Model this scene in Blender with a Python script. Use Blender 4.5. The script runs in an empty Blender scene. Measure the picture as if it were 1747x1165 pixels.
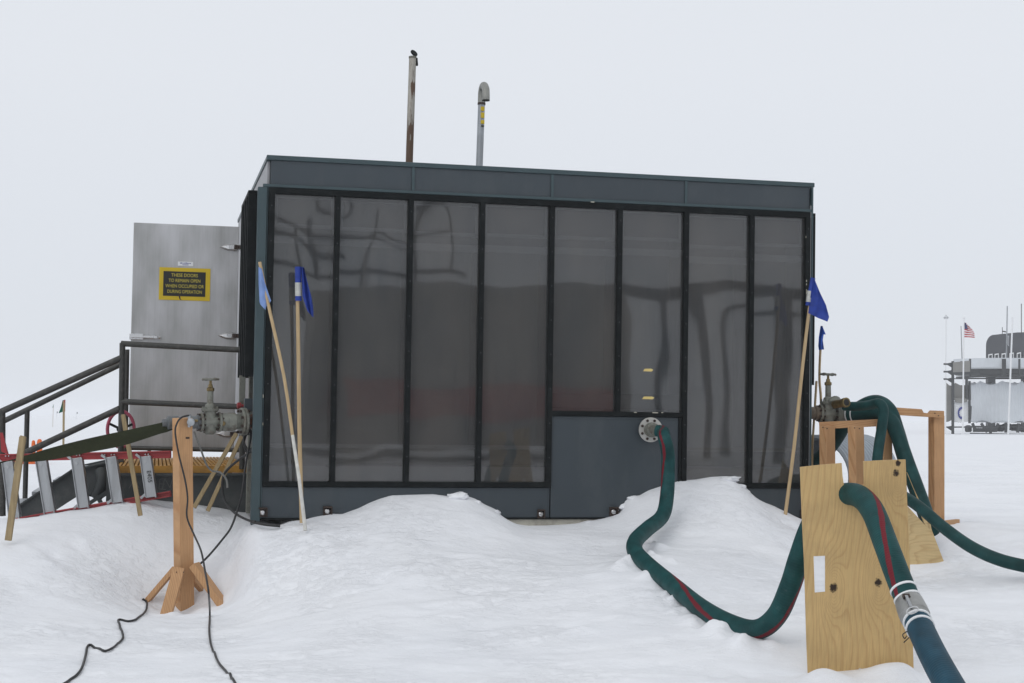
import bpy, bmesh, math, random
import numpy as np
from mathutils import Vector, Matrix, noise, geometry
R = math.radians
random.seed(7)
sc = bpy.context.scene
col = sc.collection
# ------------------------------------------------------------------ camera
EYE = 1.5
FPX = 2600.0; CX, CY = 873.5, 582.5
PITCH = math.atan((713 - 582.5) / FPX); ROLL = R(0.4)
cam_d = bpy.data.cameras.new('camera'); cam = bpy.data.objects.new('camera', cam_d); col.objects.link(cam)
cam_d.sensor_width = 36; cam_d.lens = FPX / 1747 * 36
cam_d.clip_start = 0.05; cam_d.clip_end = 9000
# camera axes: roll turns the picture, the building leans a little more than the horizon
def _rot(p, r, y):
    Ry = np.array([[math.cos(y), 0, -math.sin(y)], [0, 1, 0], [math.sin(y), 0, math.cos(y)]])
    Rx = np.array([[1, 0, 0], [0, math.cos(p), -math.sin(p)], [0, math.sin(p), math.cos(p)]])
    Rz = np.array([[math.cos(r), -math.sin(r), 0], [math.sin(r), math.cos(r), 0], [0, 0, 1]])
    B = np.array([[1, 0, 0], [0, 0, -1], [0, 1, 0]])
    return Rz @ Rx @ Ry @ B
RC = _rot(-PITCH, ROLL, 0.0)                 # world -> view (x right, y down, z forward)
RW = RC.T
m4 = Matrix.Identity(4)
for i in range(3):
    m4[i][0] = RW[i][0]; m4[i][1] = -RW[i][1]; m4[i][2] = -RW[i][2]
m4.translation = (0, 0, EYE)
cam.matrix_world = m4
sc.camera = cam
# ------------------------------------------------------------------ world, sun, exposure
SUN_EL, SUN_AZ = R(42), R(215)
w = bpy.data.worlds.new("World"); sc.world = w; w.use_nodes = True
wn = w.node_tree.nodes; wl = w.node_tree.links
bg = wn['Background']; bg.inputs['Strength'].default_value = 1.0
sky = wn.new('ShaderNodeTexSky'); sky.sky_type = 'NISHITA'; sky.sun_disc = False
sky.sun_elevation = SUN_EL; sky.sun_rotation = SUN_AZ
sc_ = wn.new('ShaderNodeVectorMath'); sc_.operation = 'SCALE'; sc_.inputs['Scale'].default_value = 0.08
wl.new(sky.outputs[0], sc_.inputs[0])
tc = wn.new('ShaderNodeTexCoord'); sx = wn.new('ShaderNodeSeparateXYZ'); wl.new(tc.outputs['Generated'], sx.inputs[0])
rp = wn.new('ShaderNodeValToRGB'); wl.new(sx.outputs['Z'], rp.inputs[0])
rp.color_ramp.elements[0].position = 0.0; rp.color_ramp.elements[0].color = (.715, .752, .815, 1)
rp.color_ramp.elements[1].position = 0.9; rp.color_ramp.elements[1].color = (.845, .875, .91, 1)
e_ = rp.color_ramp.elements.new(0.22); e_.color = (.80, .83, .88, 1)
mx = wn.new('ShaderNodeMixRGB'); mx.inputs[0].default_value = 0.94
wl.new(sc_.outputs[0], mx.inputs[1]); wl.new(rp.outputs[0], mx.inputs[2]); wl.new(mx.outputs[0], bg.inputs[0])
sd = bpy.data.lights.new('sun', 'SUN'); sd.energy = 0.55; sd.angle = R(35); sd.color = (1, .97, .93)
so = bpy.data.objects.new('sun', sd); col.objects.link(so)
sdir = Vector((math.sin(SUN_AZ) * math.cos(SUN_EL), math.cos(SUN_AZ) * math.cos(SUN_EL), math.sin(SUN_EL)))
so.rotation_euler = sdir.to_track_quat('Z', 'Y').to_euler(); so.location = (-6, -8, 12)
sc.view_settings.view_transform = 'Standard'; sc.view_settings.look = 'None'
sc.view_settings.exposure = 0; sc.view_settings.gamma = 1
try:
    sc.cycles.max_bounces = 8; sc.cycles.volume_bounces = 4; sc.cycles.transparent_max_bounces = 12
except Exception: pass
# ------------------------------------------------------------------ helpers
def P(px, py, d):
    """point that lies d metres along the view axis through a spot of the photograph"""
    v = np.array([(px - CX) / FPX * d, (py - CY) / FPX * d, d])
    q = RW @ v
    return Vector((q[0], q[1], q[2] + EYE))
def PP(lst, d=None):
    return [P(*(p if len(p) == 3 else (p[0], p[1], d))) for p in lst]
# module frame: x along the face, y into the module, z up
RM = _rot(R(-2.24), R(0.904), R(13.08))
MR = RW @ RM
MO = P(438, 884, 12.3)
MM = Matrix([[*MR[0], MO[0]], [*MR[1], MO[1]], [*MR[2], MO[2]], [0, 0, 0, 1]])
MI = MM.inverted()
def F(px, py, y=0.0):
    a = MI @ Vector((0, 0, EYE)); b = MI @ P(px, py, 10.0)
    t = (y - a.y) / (b.y - a.y)
    return a + (b - a) * t
def mirror(p):
    q = MI @ p; q.y = -q.y
    return MM @ q

class MB:
    def __init__(s): s.v = []; s.f = []; s.m = []; s.uv = {}
    def add(s, vs, fs, mi=0, uvs=None):
        o = len(s.v); s.v += [Vector(v) for v in vs]
        for k, f in enumerate(fs):
            s.f.append([i + o for i in f]); s.m.append(mi)
            if uvs: s.uv[len(s.f) - 1] = uvs[k]
        return s
    def box(s, lo, hi, mi=0, mat=None):
        x0, y0, z0 = lo; x1, y1, z1 = hi
        vs = [Vector(p) for p in ((x0,y0,z0),(x1,y0,z0),(x1,y1,z0),(x0,y1,z0),(x0,y0,z1),(x1,y0,z1),(x1,y1,z1),(x0,y1,z1))]
        if mat: vs = [mat @ v for v in vs]
        return s.add(vs, [(0,3,2,1),(4,5,6,7),(0,1,5,4),(1,2,6,5),(2,3,7,6),(3,0,4,7)], mi)
    def bar(s, a, b, wd, ht, side=None, mi=0):
        a = Vector(a); b = Vector(b); d = (b - a).normalized()
        sd_ = Vector(side) if side is not None else d.cross(Vector((0, 1, 0)))
        if sd_.length < 1e-4: sd_ = Vector((1, 0, 0))
        sd_ = (sd_ - d * sd_.dot(d)).normalized(); up = d.cross(sd_).normalized()
        vs = []
        for p in (a, b):
            for (i, j) in ((-1,-1),(1,-1),(1,1),(-1,1)):
                vs.append(p + sd_ * i * wd / 2 + up * j * ht / 2)
        return s.add(vs, [(0,3,2,1),(4,5,6,7),(0,1,5,4),(1,2,6,5),(2,3,7,6),(3,0,4,7)], mi)
    def tube(s, pts, r, n=10, mi=0, cap=True, closed=False, twist=0.0):
        pts = [Vector(p) for p in pts]
        rs = r if isinstance(r, (list, tuple)) else [r] * len(pts)
        N = len(pts); tg = []
        for i in range(N):
            a = pts[(i - 1) % N] if (closed or i > 0) else pts[i]
            b = pts[(i + 1) % N] if (closed or i < N - 1) else pts[i]
            tg.append((b - a).normalized())
        nr = tg[0].orthogonal().normalized()
        if abs(tg[0].z) < .9:
            nr = (Vector((0, 0, 1)) - tg[0] * tg[0].z).normalized()
        vs = []; L = 0; ls = []
        for i in range(N):
            if i: nr = (nr - tg[i] * nr.dot(tg[i])).normalized(); L += (pts[i] - pts[i-1]).length
            ls.append(L); bn = tg[i].cross(nr)
            for k in range(n):
                t = 2 * math.pi * k / n
                vs.append(pts[i] + (nr * math.cos(t) + bn * math.sin(t)) * rs[i])
        fs = []; uv = []
        for i in range(N if closed else N - 1):
            j = (i + 1) % N
            for k in range(n):
                k2 = (k + 1) % n
                fs.append((i*n+k, i*n+k2, j*n+k2, j*n+k))
                lj = ls[j] if j else L
                uv.append([(k/n, ls[i]), ((k+1)/n, ls[i]), ((k+1)/n, lj), (k/n, lj)])
        if cap and not closed:
            fs.append(tuple(range(n))[::-1]); uv.append([(0, 0)] * n)
            fs.append(tuple((N-1)*n + k for k in range(n))); uv.append([(0, L)] * n)
        return s.add(vs, fs, mi, uv)
    def lathe(s, o, ax, prof, n=20, mi=0):
        """prof: (distance along ax, radius)"""
        o = Vector(o); ax = Vector(ax).normalized(); a = ax.orthogonal().normalized(); b = ax.cross(a)
        vs = []
        for (t, r) in prof:
            for k in range(n):
                q = 2 * math.pi * k / n
                vs.append(o + ax * t + (a * math.cos(q) + b * math.sin(q)) * r)
        fs = []
        for i in range(len(prof) - 1):
            for k in range(n):
                k2 = (k + 1) % n
                fs.append((i*n+k, i*n+k2, (i+1)*n+k2, (i+1)*n+k))
        fs.append(tuple(range(n))[::-1]); fs.append(tuple((len(prof)-1)*n + k for k in range(n)))
        return s.add(vs, fs, mi)
    def plate(s, loops, thick, to3, mi=0, nrm=None):
        """flat board with holes; loops of 2d points, to3 maps them to space, nrm = thickness direction"""
        flat = [[Vector((p[0], p[1], 0)) for p in l] for l in loops]
        tri = geometry.tessellate_polygon(flat)
        pts = [to3(p) for l in loops for p in l]; n = len(pts); nv = Vector(nrm) * thick
        vs = pts + [p + nv for p in pts]
        fs = [tuple(t) for t in tri] + [tuple(i + n for i in reversed(t)) for t in tri]
        o = 0
        for l in loops:
            k = len(l)
            for i in range(k):
                j = (i + 1) % k; fs.append((o+i, o+j, n+o+j, n+o+i))
            o += k
        return s.add(vs, fs, mi)
    def cloth(s, Lp, Rp, thick=.002, rip=.01, nu=10, nv=16, mi=0, freq=2.2, rows=None, ph=0.0):
        """sheet between two edge polylines, rippled, with real thickness"""
        def samp(pl, t):
            x = t * (len(pl) - 1); i = min(int(x), len(pl) - 2); return Vector(pl[i]).lerp(Vector(pl[i+1]), x - i)
        g = []
        for j in range(nv + 1):
            a = samp(Lp, j / nv); b = samp(Rp, j / nv)
            for i in range(nu + 1):
                u = i / nu; p = a.lerp(b, u)
                g.append(p + Vector((0, 1, 0)) * rip * math.sin(u * 6.28 * freq + j * .25 + ph) * min(1, u * 3) )
        n = len(g); vs = g + [p + Vector((0, thick, 0)) for p in g]; W = nu + 1
        for j in range(nv):
            for i in range(nu):
                a = j*W + i
                m = rows(i / nu, j / nv) if rows else mi
                s.add([], [], 0)
        o = len(s.v); s.v += vs
        for j in range(nv):
            for i in range(nu):
                a = j*W + i; m = rows(i / nu, j / nv) if rows else mi
                s.f.append([o+a, o+a+1, o+a+1+W, o+a+W]); s.m.append(m)
                s.f.append([o+n+a, o+n+a+W, o+n+a+1+W, o+n+a+1]); s.m.append(m)
        for j in range(nv):
            for a in (j*W, j*W + nu):
                s.f.append([o+a, o+a+W, o+n+a+W, o+n+a]); s.m.append(mi)
        for i in range(nu):
            for a in (i, nv*W + i):
                s.f.append([o+a, o+a+1, o+n+a+1, o+n+a]); s.m.append(mi)
        return s
    def build(s, name, mats, parent=None, world=True, bevel=0, smooth=False, fix=True):
        me = bpy.data.meshes.new(name)
        vs = s.v
        if parent is not None and world:
            inv = ROOTM[parent.name].inverted(); vs = [inv @ v for v in vs]
        me.from_pydata([tuple(v) for v in vs], [], s.f)
        if not isinstance(mats, (list, tuple)): mats = [mats]
        for m in mats: me.materials.append(m)
        me.polygons.foreach_set('material_index', s.m)
        if s.uv:
            ul = me.uv_layers.new(name='uv')
            for pi, uvs in s.uv.items():
                for li, uvv in zip(me.polygons[pi].loop_indices, uvs): ul.data[li].uv = uvv
        if fix:
            bm = bmesh.new(); bm.from_mesh(me); bmesh.ops.recalc_face_normals(bm, faces=bm.faces); bm.to_mesh(me); bm.free()
        if smooth:
            me.polygons.foreach_set('use_smooth', [True] * len(me.polygons))
            me.set_sharp_from_angle(angle=R(38))
        o = bpy.data.objects.new(name, me); col.objects.link(o)
        if parent is not None:
            o.parent = parent; ROOTM[o.name] = ROOTM[parent.name].copy()
        else: ROOTM[o.name] = Matrix.Identity(4)
        if bevel:
            b = o.modifiers.new('bevel', 'BEVEL'); b.width = bevel; b.segments = 2; b.limit_method = 'ANGLE'
        return o
ROOTM = {}
def thing(name, label, cat, loc=(0, 0, 0), group=None, mat=None):
    o = bpy.data.objects.new(name, None); col.objects.link(o); o.empty_display_size = .1
    M = mat if mat else Matrix.Translation(Vector(loc))
    o.matrix_world = M; ROOTM[o.name] = M.copy()
    o['label'] = label; o['category'] = cat
    if group: o['group'] = group
    return o
def tag(o, label, cat, group=None):
    o['label'] = label; o['category'] = cat
    if group: o['group'] = group
    return o
def rebase(o, loc):
    """move a single mesh thing's origin to its base"""
    loc = Vector(loc); o.data.transform(Matrix.Translation(-loc)); o.location = loc; return o
def smoothpath(pts, k=8):
    pts = [Vector(p) for p in pts]; out = []
    for i in range(len(pts) - 1):
        p0 = pts[max(i-1, 0)]; p1 = pts[i]; p2 = pts[i+1]; p3 = pts[min(i+2, len(pts)-1)]
        for j in range(k):
            t = j / k
            out.append(.5 * ((2*p1) + (-p0+p2)*t + (2*p0-5*p1+4*p2-p3)*t*t + (-p0+3*p1-3*p2+p3)*t**3))
    out.append(pts[-1]); return out
def lerps(vals, n):
    return [float(np.interp(i/(n-1)*(len(vals)-1), range(len(vals)), vals)) for i in range(n)]
def ssx(a, b, x):
    t = np.clip((x - a) / (b - a), 0, 1); return t*t*(3-2*t)
# ------------------------------------------------------------------ materials
def mat(name, base=(.5, .5, .5), rough=.6, metal=0., var=.15, scale=6., stretch=(1, 1, 1), bump=0., bscale=40., spec=.5, dirt=None, dirt_amt=.35, dscale=3., rvar=.1):
    m = bpy.data.materials.new(name); m.use_nodes = True
    n = m.node_tree.nodes; l = m.node_tree.links; b = n['Principled BSDF']
    b.inputs['Metallic'].default_value = metal; b.inputs['Specular IOR Level'].default_value = spec
    t = n.new('ShaderNodeTexCoord'); mp = n.new('ShaderNodeMapping'); l.new(t.outputs['Object'], mp.inputs[0])
    mp.inputs['Scale'].default_value = stretch
    nz = n.new('ShaderNodeTexNoise'); nz.inputs['Scale'].default_value = scale; nz.inputs['Detail'].default_value = 6; l.new(mp.outputs[0], nz.inputs[0])
    r = n.new('ShaderNodeValToRGB'); l.new(nz.outputs[0], r.inputs[0])
    r.color_ramp.elements[0].position = .3; r.color_ramp.elements[1].position = .7
    r.color_ramp.elements[0].color = (*[c*(1-var) for c in base], 1); r.color_ramp.elements[1].color = (*[min(1, c*(1+var)) for c in base], 1)
    out = r.outputs[0]
    if dirt:
        n2 = n.new('ShaderNodeTexNoise'); n2.inputs['Scale'].default_value = dscale; n2.inputs['Detail'].default_value = 8; n2.inputs['Roughness'].default_value = .7
        l.new(mp.outputs[0], n2.inputs[0])
        r2 = n.new('ShaderNodeValToRGB'); l.new(n2.outputs[0], r2.inputs[0]); r2.color_ramp.elements[0].position = .5; r2.color_ramp.elements[1].position = .62
        r2.color_ramp.elements[1].color = (dirt_amt,)*3 + (1,)
        r2.color_ramp.elements[0].color = (0, 0, 0, 1)
        mm = n.new('ShaderNodeMixRGB'); l.new(r2.outputs[0], mm.inputs[0]); l.new(out, mm.inputs[1]); mm.inputs[2].default_value = (*dirt, 1)
        out = mm.outputs[0]
    l.new(out, b.inputs['Base Color'])
    mr = n.new('ShaderNodeMapRange'); l.new(nz.outputs[0], mr.inputs[0]); mr.inputs[3].default_value = max(.03, rough-rvar); mr.inputs[4].default_value = min(1, rough+rvar)
    l.new(mr.outputs[0], b.inputs['Roughness'])
    if bump:
        n3 = n.new('ShaderNodeTexNoise'); n3.inputs['Scale'].default_value = bscale; n3.inputs['Detail'].default_value = 4; l.new(mp.outputs[0], n3.inputs[0])
        bp = n.new('ShaderNodeBump'); bp.inputs['Strength'].default_value = bump; bp.inputs['Distance'].default_value = .01
        l.new(n3.outputs[0], bp.inputs['Height']); l.new(bp.outputs[0], b.inputs['Normal'])
    return m
def M_(n, op, l, a, b=None):
    x = n.new('ShaderNodeMath'); x.operation = op
    for i, v in enumerate((a, b)):
        if v is None: continue
        if isinstance(v, (int, float)): x.inputs[i].default_value = v
        else: l.new(v, x.inputs[i])
    return x.outputs[0]
def snow_mat():
    m = bpy.data.materials.new('snow'); m.use_nodes = True
    n = m.node_tree.nodes; l = m.node_tree.links; b = n['Principled BSDF']
    t = n.new('ShaderNodeTexCoord')
    nz = n.new('ShaderNodeTexNoise'); nz.inputs['Scale'].default_value = .9; nz.inputs['Detail'].default_value = 9; nz.inputs['Roughness'].default_value = .6; l.new(t.outputs['Object'], nz.inputs[0])
    r = n.new('ShaderNodeValToRGB'); l.new(nz.outputs[0], r.inputs[0]); r.color_ramp.elements[0].position = .3; r.color_ramp.elements[1].position = .7
    r.color_ramp.elements[0].color = (.80, .815, .85, 1); r.color_ramp.elements[1].color = (.85, .86, .885, 1)
    l.new(r.outputs[0], b.inputs['Base Color']); b.inputs['Roughness'].default_value = .75; b.inputs['Specular IOR Level'].default_value = .25
    mp = n.new('ShaderNodeMapping'); mp.inputs['Scale'].default_value = (1, 1.5, 1); mp.inputs['Rotation'].default_value = (0, 0, .25); l.new(t.outputs['Object'], mp.inputs[0])
    a = n.new('ShaderNodeTexNoise'); a.inputs['Scale'].default_value = 2.6; a.inputs['Detail'].default_value = 8; a.inputs['Roughness'].default_value = .6; l.new(mp.outputs[0], a.inputs[0])
    c = n.new('ShaderNodeTexNoise'); c.inputs['Scale'].default_value = 160; c.inputs['Detail'].default_value = 2; l.new(t.outputs['Object'], c.inputs[0])
    b1 = n.new('ShaderNodeBump'); b1.inputs['Strength'].default_value = .5; b1.inputs['Distance'].default_value = .05; l.new(a.outputs[0], b1.inputs['Height'])
    b2 = n.new('ShaderNodeBump'); b2.inputs['Strength'].default_value = .4; b2.inputs['Distance'].default_value = .004; l.new(c.outputs[0], b2.inputs['Height']); l.new(b1.outputs[0], b2.inputs['Normal'])
    ck_ = n.new('ShaderNodeTexNoise'); ck_.inputs['Scale'].default_value = 11; ck_.inputs['Detail'].default_value = 7; ck_.inputs['Roughness'].default_value = .65; l.new(mp.outputs[0], ck_.inputs[0])
    mk = n.new('ShaderNodeTexNoise'); mk.inputs['Scale'].default_value = 1.1; mk.inputs['Detail'].default_value = 3; l.new(t.outputs['Object'], mk.inputs[0])
    m1 = n.new('ShaderNodeMapRange'); l.new(ck_.outputs[0], m1.inputs[0]); m1.inputs[1].default_value = .46; m1.inputs[2].default_value = .60
    m2 = n.new('ShaderNodeMapRange'); l.new(mk.outputs[0], m2.inputs[0]); m2.inputs[1].default_value = .42; m2.inputs[2].default_value = .62
    b3 = n.new('ShaderNodeBump'); b3.inputs['Strength'].default_value = .55; b3.inputs['Distance'].default_value = .012; l.new(M_(n, 'MULTIPLY', l, m1.outputs[0], m2.outputs[0]), b3.inputs['Height']); l.new(b2.outputs[0], b3.inputs['Normal'])
    l.new(b3.outputs[0], b.inputs['Normal'])
    return m
def wood_mat(name, base, dark, scale=18., axis='Z', knots=(), ring=0., contrast=1., fine=1.):
    """grain runs along axis; knots: (x, z, size) in object space bend the rings round them"""
    m = bpy.data.materials.new(name); m.use_nodes = True
    n = m.node_tree.nodes; l = m.node_tree.links; b = n['Principled BSDF']; b.inputs['Roughness'].default_value = .62; b.inputs['Specular IOR Level'].default_value = .3
    t = n.new('ShaderNodeTexCoord'); s = n.new('ShaderNodeSeparateXYZ'); l.new(t.outputs['Object'], s.inputs[0])
    along = s.outputs[axis]; acr = M_(n, 'ADD', l, s.outputs['X' if axis != 'X' else 'Z'], M_(n, 'MULTIPLY', l, s.outputs['Y'], .8))
    cb = n.new('ShaderNodeCombineXYZ'); l.new(M_(n, 'MULTIPLY', l, acr, 1.0), cb.inputs[0]); l.new(M_(n, 'MULTIPLY', l, along, .13), cb.inputs[2])
    nz = n.new('ShaderNodeTexNoise'); nz.inputs['Scale'].default_value = 3.2; nz.inputs['Detail'].default_value = 3; l.new(cb.outputs[0], nz.inputs[0])
    ph = M_(n, 'ADD', l, M_(n, 'MULTIPLY', l, acr, scale), M_(n, 'MULTIPLY', l, nz.outputs[0], 9.0 + ring))
    kd = None
    for (kx, kz, ks) in knots:
        dx = M_(n, 'SUBTRACT', l, s.outputs['X'], kx); dz = M_(n, 'SUBTRACT', l, s.outputs['Z'], kz)
        d2 = M_(n, 'ADD', l, M_(n, 'POWER', l, M_(n, 'ABSOLUTE', l, M_(n, 'DIVIDE', l, dx, ks*3.0)), 2.), M_(n, 'POWER', l, M_(n, 'ABSOLUTE', l, M_(n, 'DIVIDE', l, dz, ks*8.)), 2.))
        g = M_(n, 'DIVIDE', l, 7.0, M_(n, 'ADD', l, d2, .6))
        ph = M_(n, 'ADD', l, ph, g)
        k2 = M_(n, 'ADD', l, M_(n, 'POWER', l, M_(n, 'ABSOLUTE', l, M_(n, 'DIVIDE', l, dx, ks)), 2.), M_(n, 'POWER', l, M_(n, 'ABSOLUTE', l, M_(n, 'DIVIDE', l, dz, ks*1.25)), 2.))
        kn = n.new('ShaderNodeTexNoise'); kn.inputs['Scale'].default_value = 60; l.new(t.outputs['Object'], kn.inputs[0])
        k2 = M_(n, 'ADD', l, k2, M_(n, 'MULTIPLY', l, M_(n, 'SUBTRACT', l, kn.outputs[0], .5), 3.0))
        mr = n.new('ShaderNodeMapRange'); l.new(k2, mr.inputs[0]); mr.inputs[1].default_value = .5; mr.inputs[2].default_value = 1.5; mr.inputs[3].default_value = 1; mr.inputs[4].default_value = 0
        kd = mr.outputs[0] if kd is None else M_(n, 'MAXIMUM', l, kd, mr.outputs[0])
    fr = M_(n, 'FRACT', l, ph)
    r = n.new('ShaderNodeValToRGB'); l.new(fr, r.inputs[0])
    el = r.color_ramp.elements; el[0].position = 0; el[0].color = (*base, 1); el[1].position = 1; el[1].color = (*base, 1)
    mid = tuple(base[i]*(1-contrast) + dark[i]*contrast for i in range(3))
    for p_, c_ in ((.45, base), (.78, mid), (.9, base)):
        q = el.new(p_); q.color = (*c_, 1)
    # fine fibre
    cf = n.new('ShaderNodeCombineXYZ'); l.new(M_(n, 'MULTIPLY', l, acr, 90.), cf.inputs[0]); l.new(M_(n, 'MULTIPLY', l, along, 5.), cf.inputs[2])
    nf = n.new('ShaderNodeTexNoise'); nf.inputs['Scale'].default_value = 1.5; nf.inputs['Detail'].default_value = 3; l.new(cf.outputs[0], nf.inputs[0])
    hs = n.new('ShaderNodeHueSaturation'); l.new(r.outputs[0], hs.inputs['Color'])
    big = n.new('ShaderNodeTexNoise'); big.inputs['Scale'].default_value = 4; big.inputs['Detail'].default_value = 5; l.new(t.outputs['Object'], big.inputs[0])
    v = M_(n, 'ADD', l, M_(n, 'MULTIPLY', l, M_(n, 'SUBTRACT', l, nf.outputs[0], .5), .5*fine), M_(n, 'ADD', l, M_(n, 'MULTIPLY', l, M_(n, 'SUBTRACT', l, big.outputs[0], .5), .5), 1.0))
    l.new(v, hs.inputs['Value']); out = hs.outputs[0]
    sn = n.new('ShaderNodeTexNoise'); sn.inputs['Scale'].default_value = 2.3; sn.inputs['Detail'].default_value = 9; sn.inputs['Roughness'].default_value = .7; l.new(t.outputs['Object'], sn.inputs[0])
    sr = n.new('ShaderNodeMapRange'); l.new(sn.outputs[0], sr.inputs[0]); sr.inputs[1].default_value = .52; sr.inputs[2].default_value = .72; sr.inputs[3].default_value = 0; sr.inputs[4].default_value = .45
    ms_ = n.new('ShaderNodeMixRGB'); l.new(sr.outputs[0], ms_.inputs[0]); l.new(out, ms_.inputs[1]); ms_.inputs[2].default_value = (base[0]*.62, base[1]*.62, base[2]*.68, 1); out = ms_.outputs[0]
    if kd is not None:
        mm = n.new('ShaderNodeMixRGB'); l.new(kd, mm.inputs[0]); l.new(out, mm.inputs[1]); mm.inputs[2].default_value = (.03, .017, .01, 1); out = mm.outputs[0]
    l.new(out, b.inputs['Base Color'])
    return m
def hose_mat(name, base, stripe=(.30, .02, .035), twist=.35, width=.07, off=.2):
    m = bpy.data.materials.new(name); m.use_nodes = True
    n = m.node_tree.nodes; l = m.node_tree.links; b = n['Principled BSDF']; b.inputs['Roughness'].default_value = .55; b.inputs['Specular IOR Level'].default_value = .18
    t = n.new('ShaderNodeUVMap'); s = n.new('ShaderNodeSeparateXYZ'); l.new(t.outputs[0], s.inputs[0])
    ob = n.new('ShaderNodeTexCoord')
    nz = n.new('ShaderNodeTexNoise'); nz.inputs['Scale'].default_value = 9; nz.inputs['Detail'].default_value = 8; l.new(ob.outputs['Object'], nz.inputs[0])
    r = n.new('ShaderNodeValToRGB'); l.new(nz.outputs[0], r.inputs[0]); r.color_ramp.elements[0].position = .3; r.color_ramp.elements[1].position = .72
    r.color_ramp.elements[0].color = (*[c*.7 for c in base], 1); r.color_ramp.elements[1].color = (*[c*1.35+.004 for c in base], 1)
    out = r.outputs[0]
    if stripe:
        q = M_(n, 'FRACT', l, M_(n, 'ADD', l, M_(n, 'ADD', l, s.outputs[0], M_(n, 'MULTIPLY', l, s.outputs[1], twist)), off))
        dd = M_(n, 'ABSOLUTE', l, M_(n, 'SUBTRACT', l, q, .5))
        dd = M_(n, 'ADD', l, dd, M_(n, 'MULTIPLY', l, M_(n, 'SUBTRACT', l, nz.outputs[0], .5), .05))
        f = M_(n, 'LESS_THAN', l, dd, width)
        mm = n.new('ShaderNodeMixRGB'); l.new(f, mm.inputs[0]); l.new(out, mm.inputs[1]); mm.inputs[2].default_value = (*stripe, 1); out = mm.outputs[0]
    s1_ = n.new('ShaderNodeTexNoise'); s1_.inputs['Scale'].default_value = 26; s1_.inputs['Detail'].default_value = 9; s1_.inputs['Roughness'].default_value = .75; l.new(ob.outputs['Object'], s1_.inputs[0])
    s2_ = n.new('ShaderNodeMapRange'); l.new(s1_.outputs[0], s2_.inputs[0]); s2_.inputs[1].default_value = .58; s2_.inputs[2].default_value = .72; s2_.inputs[3].default_value = 0; s2_.inputs[4].default_value = .4
    s3_ = n.new('ShaderNodeMixRGB'); l.new(s2_.outputs[0], s3_.inputs[0]); l.new(out, s3_.inputs[1]); s3_.inputs[2].default_value = (.09, .12, .12, 1); out = s3_.outputs[0]
    l.new(out, b.inputs['Base Color'])
    # helical corrugation and scuffs
    hv = M_(n, 'SINE', l, M_(n, 'MULTIPLY', l, s.outputs[1], 380.))
    h = M_(n, 'ADD', l, M_(n, 'MULTIPLY', l, hv, .12), nz.outputs[0])
    bp = n.new('ShaderNodeBump'); bp.inputs['Strength'].default_value = .35; bp.inputs['Distance'].default_value = .006; l.new(h, bp.inputs['Height']); l.new(bp.outputs[0], b.inputs['Normal'])
    return m
def pane_mat():
    m = bpy.data.materials.new('smoked_pane'); m.use_nodes = True
    n = m.node_tree.nodes; l = m.node_tree.links; b = n['Principled BSDF']; out = n['Material Output']
    t = n.new('ShaderNodeTexCoord')
    mp = n.new('ShaderNodeMapping'); mp.inputs['Scale'].default_value = (1, 1, .35); l.new(t.outputs['Object'], mp.inputs[0])
    nz = n.new('ShaderNodeTexNoise'); nz.inputs['Scale'].default_value = 2.2; nz.inputs['Detail'].default_value = 7; nz.inputs['Roughness'].default_value = .62; l.new(mp.outputs[0], nz.inputs[0])
    mp2 = n.new('ShaderNodeMapping'); mp2.inputs['Scale'].default_value = (60, 1, 1.2); l.new(t.outputs['Object'], mp2.inputs[0])
    st = n.new('ShaderNodeTexNoise'); st.inputs['Scale'].default_value = 1; st.inputs['Detail'].default_value = 4; l.new(mp2.outputs[0], st.inputs[0])
    v = M_(n, 'ADD', l, nz.outputs[0], M_(n, 'MULTIPLY', l, st.outputs[0], .55))
    r = n.new('ShaderNodeValToRGB'); l.new(v, r.inputs[0]); r.color_ramp.elements[0].position = .55; r.color_ramp.elements[1].position = .98
    r.color_ramp.elements[0].color = (.078, .086, .094, 1); r.color_ramp.elements[1].color = (.165, .155, .145, 1)
    df = n.new('ShaderNodeBsdfDiffuse'); l.new(r.outputs[0], df.inputs[0])
    tr = n.new('ShaderNodeBsdfTransparent'); tr.inputs[0].default_value = (.86, .87, .88, 1)
    ms = n.new('ShaderNodeMixShader'); ms.inputs[0].default_value = .36
    l.new(tr.outputs[0], ms.inputs[1]); l.new(df.outputs[0], ms.inputs[2])
    gl = n.new('ShaderNodeBsdfGlossy'); gl.inputs['Roughness'].default_value = .03
    fr = n.new('ShaderNodeFresnel'); fr.inputs[0].default_value = 1.72
    m2 = n.new('ShaderNodeMixShader'); l.new(fr.outputs[0], m2.inputs[0]); l.new(ms.outputs[0], m2.inputs[1]); l.new(gl.outputs[0], m2.inputs[2]); l.new(m2.outputs[0], out.inputs[0])
    n.remove(b)
    return m
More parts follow.
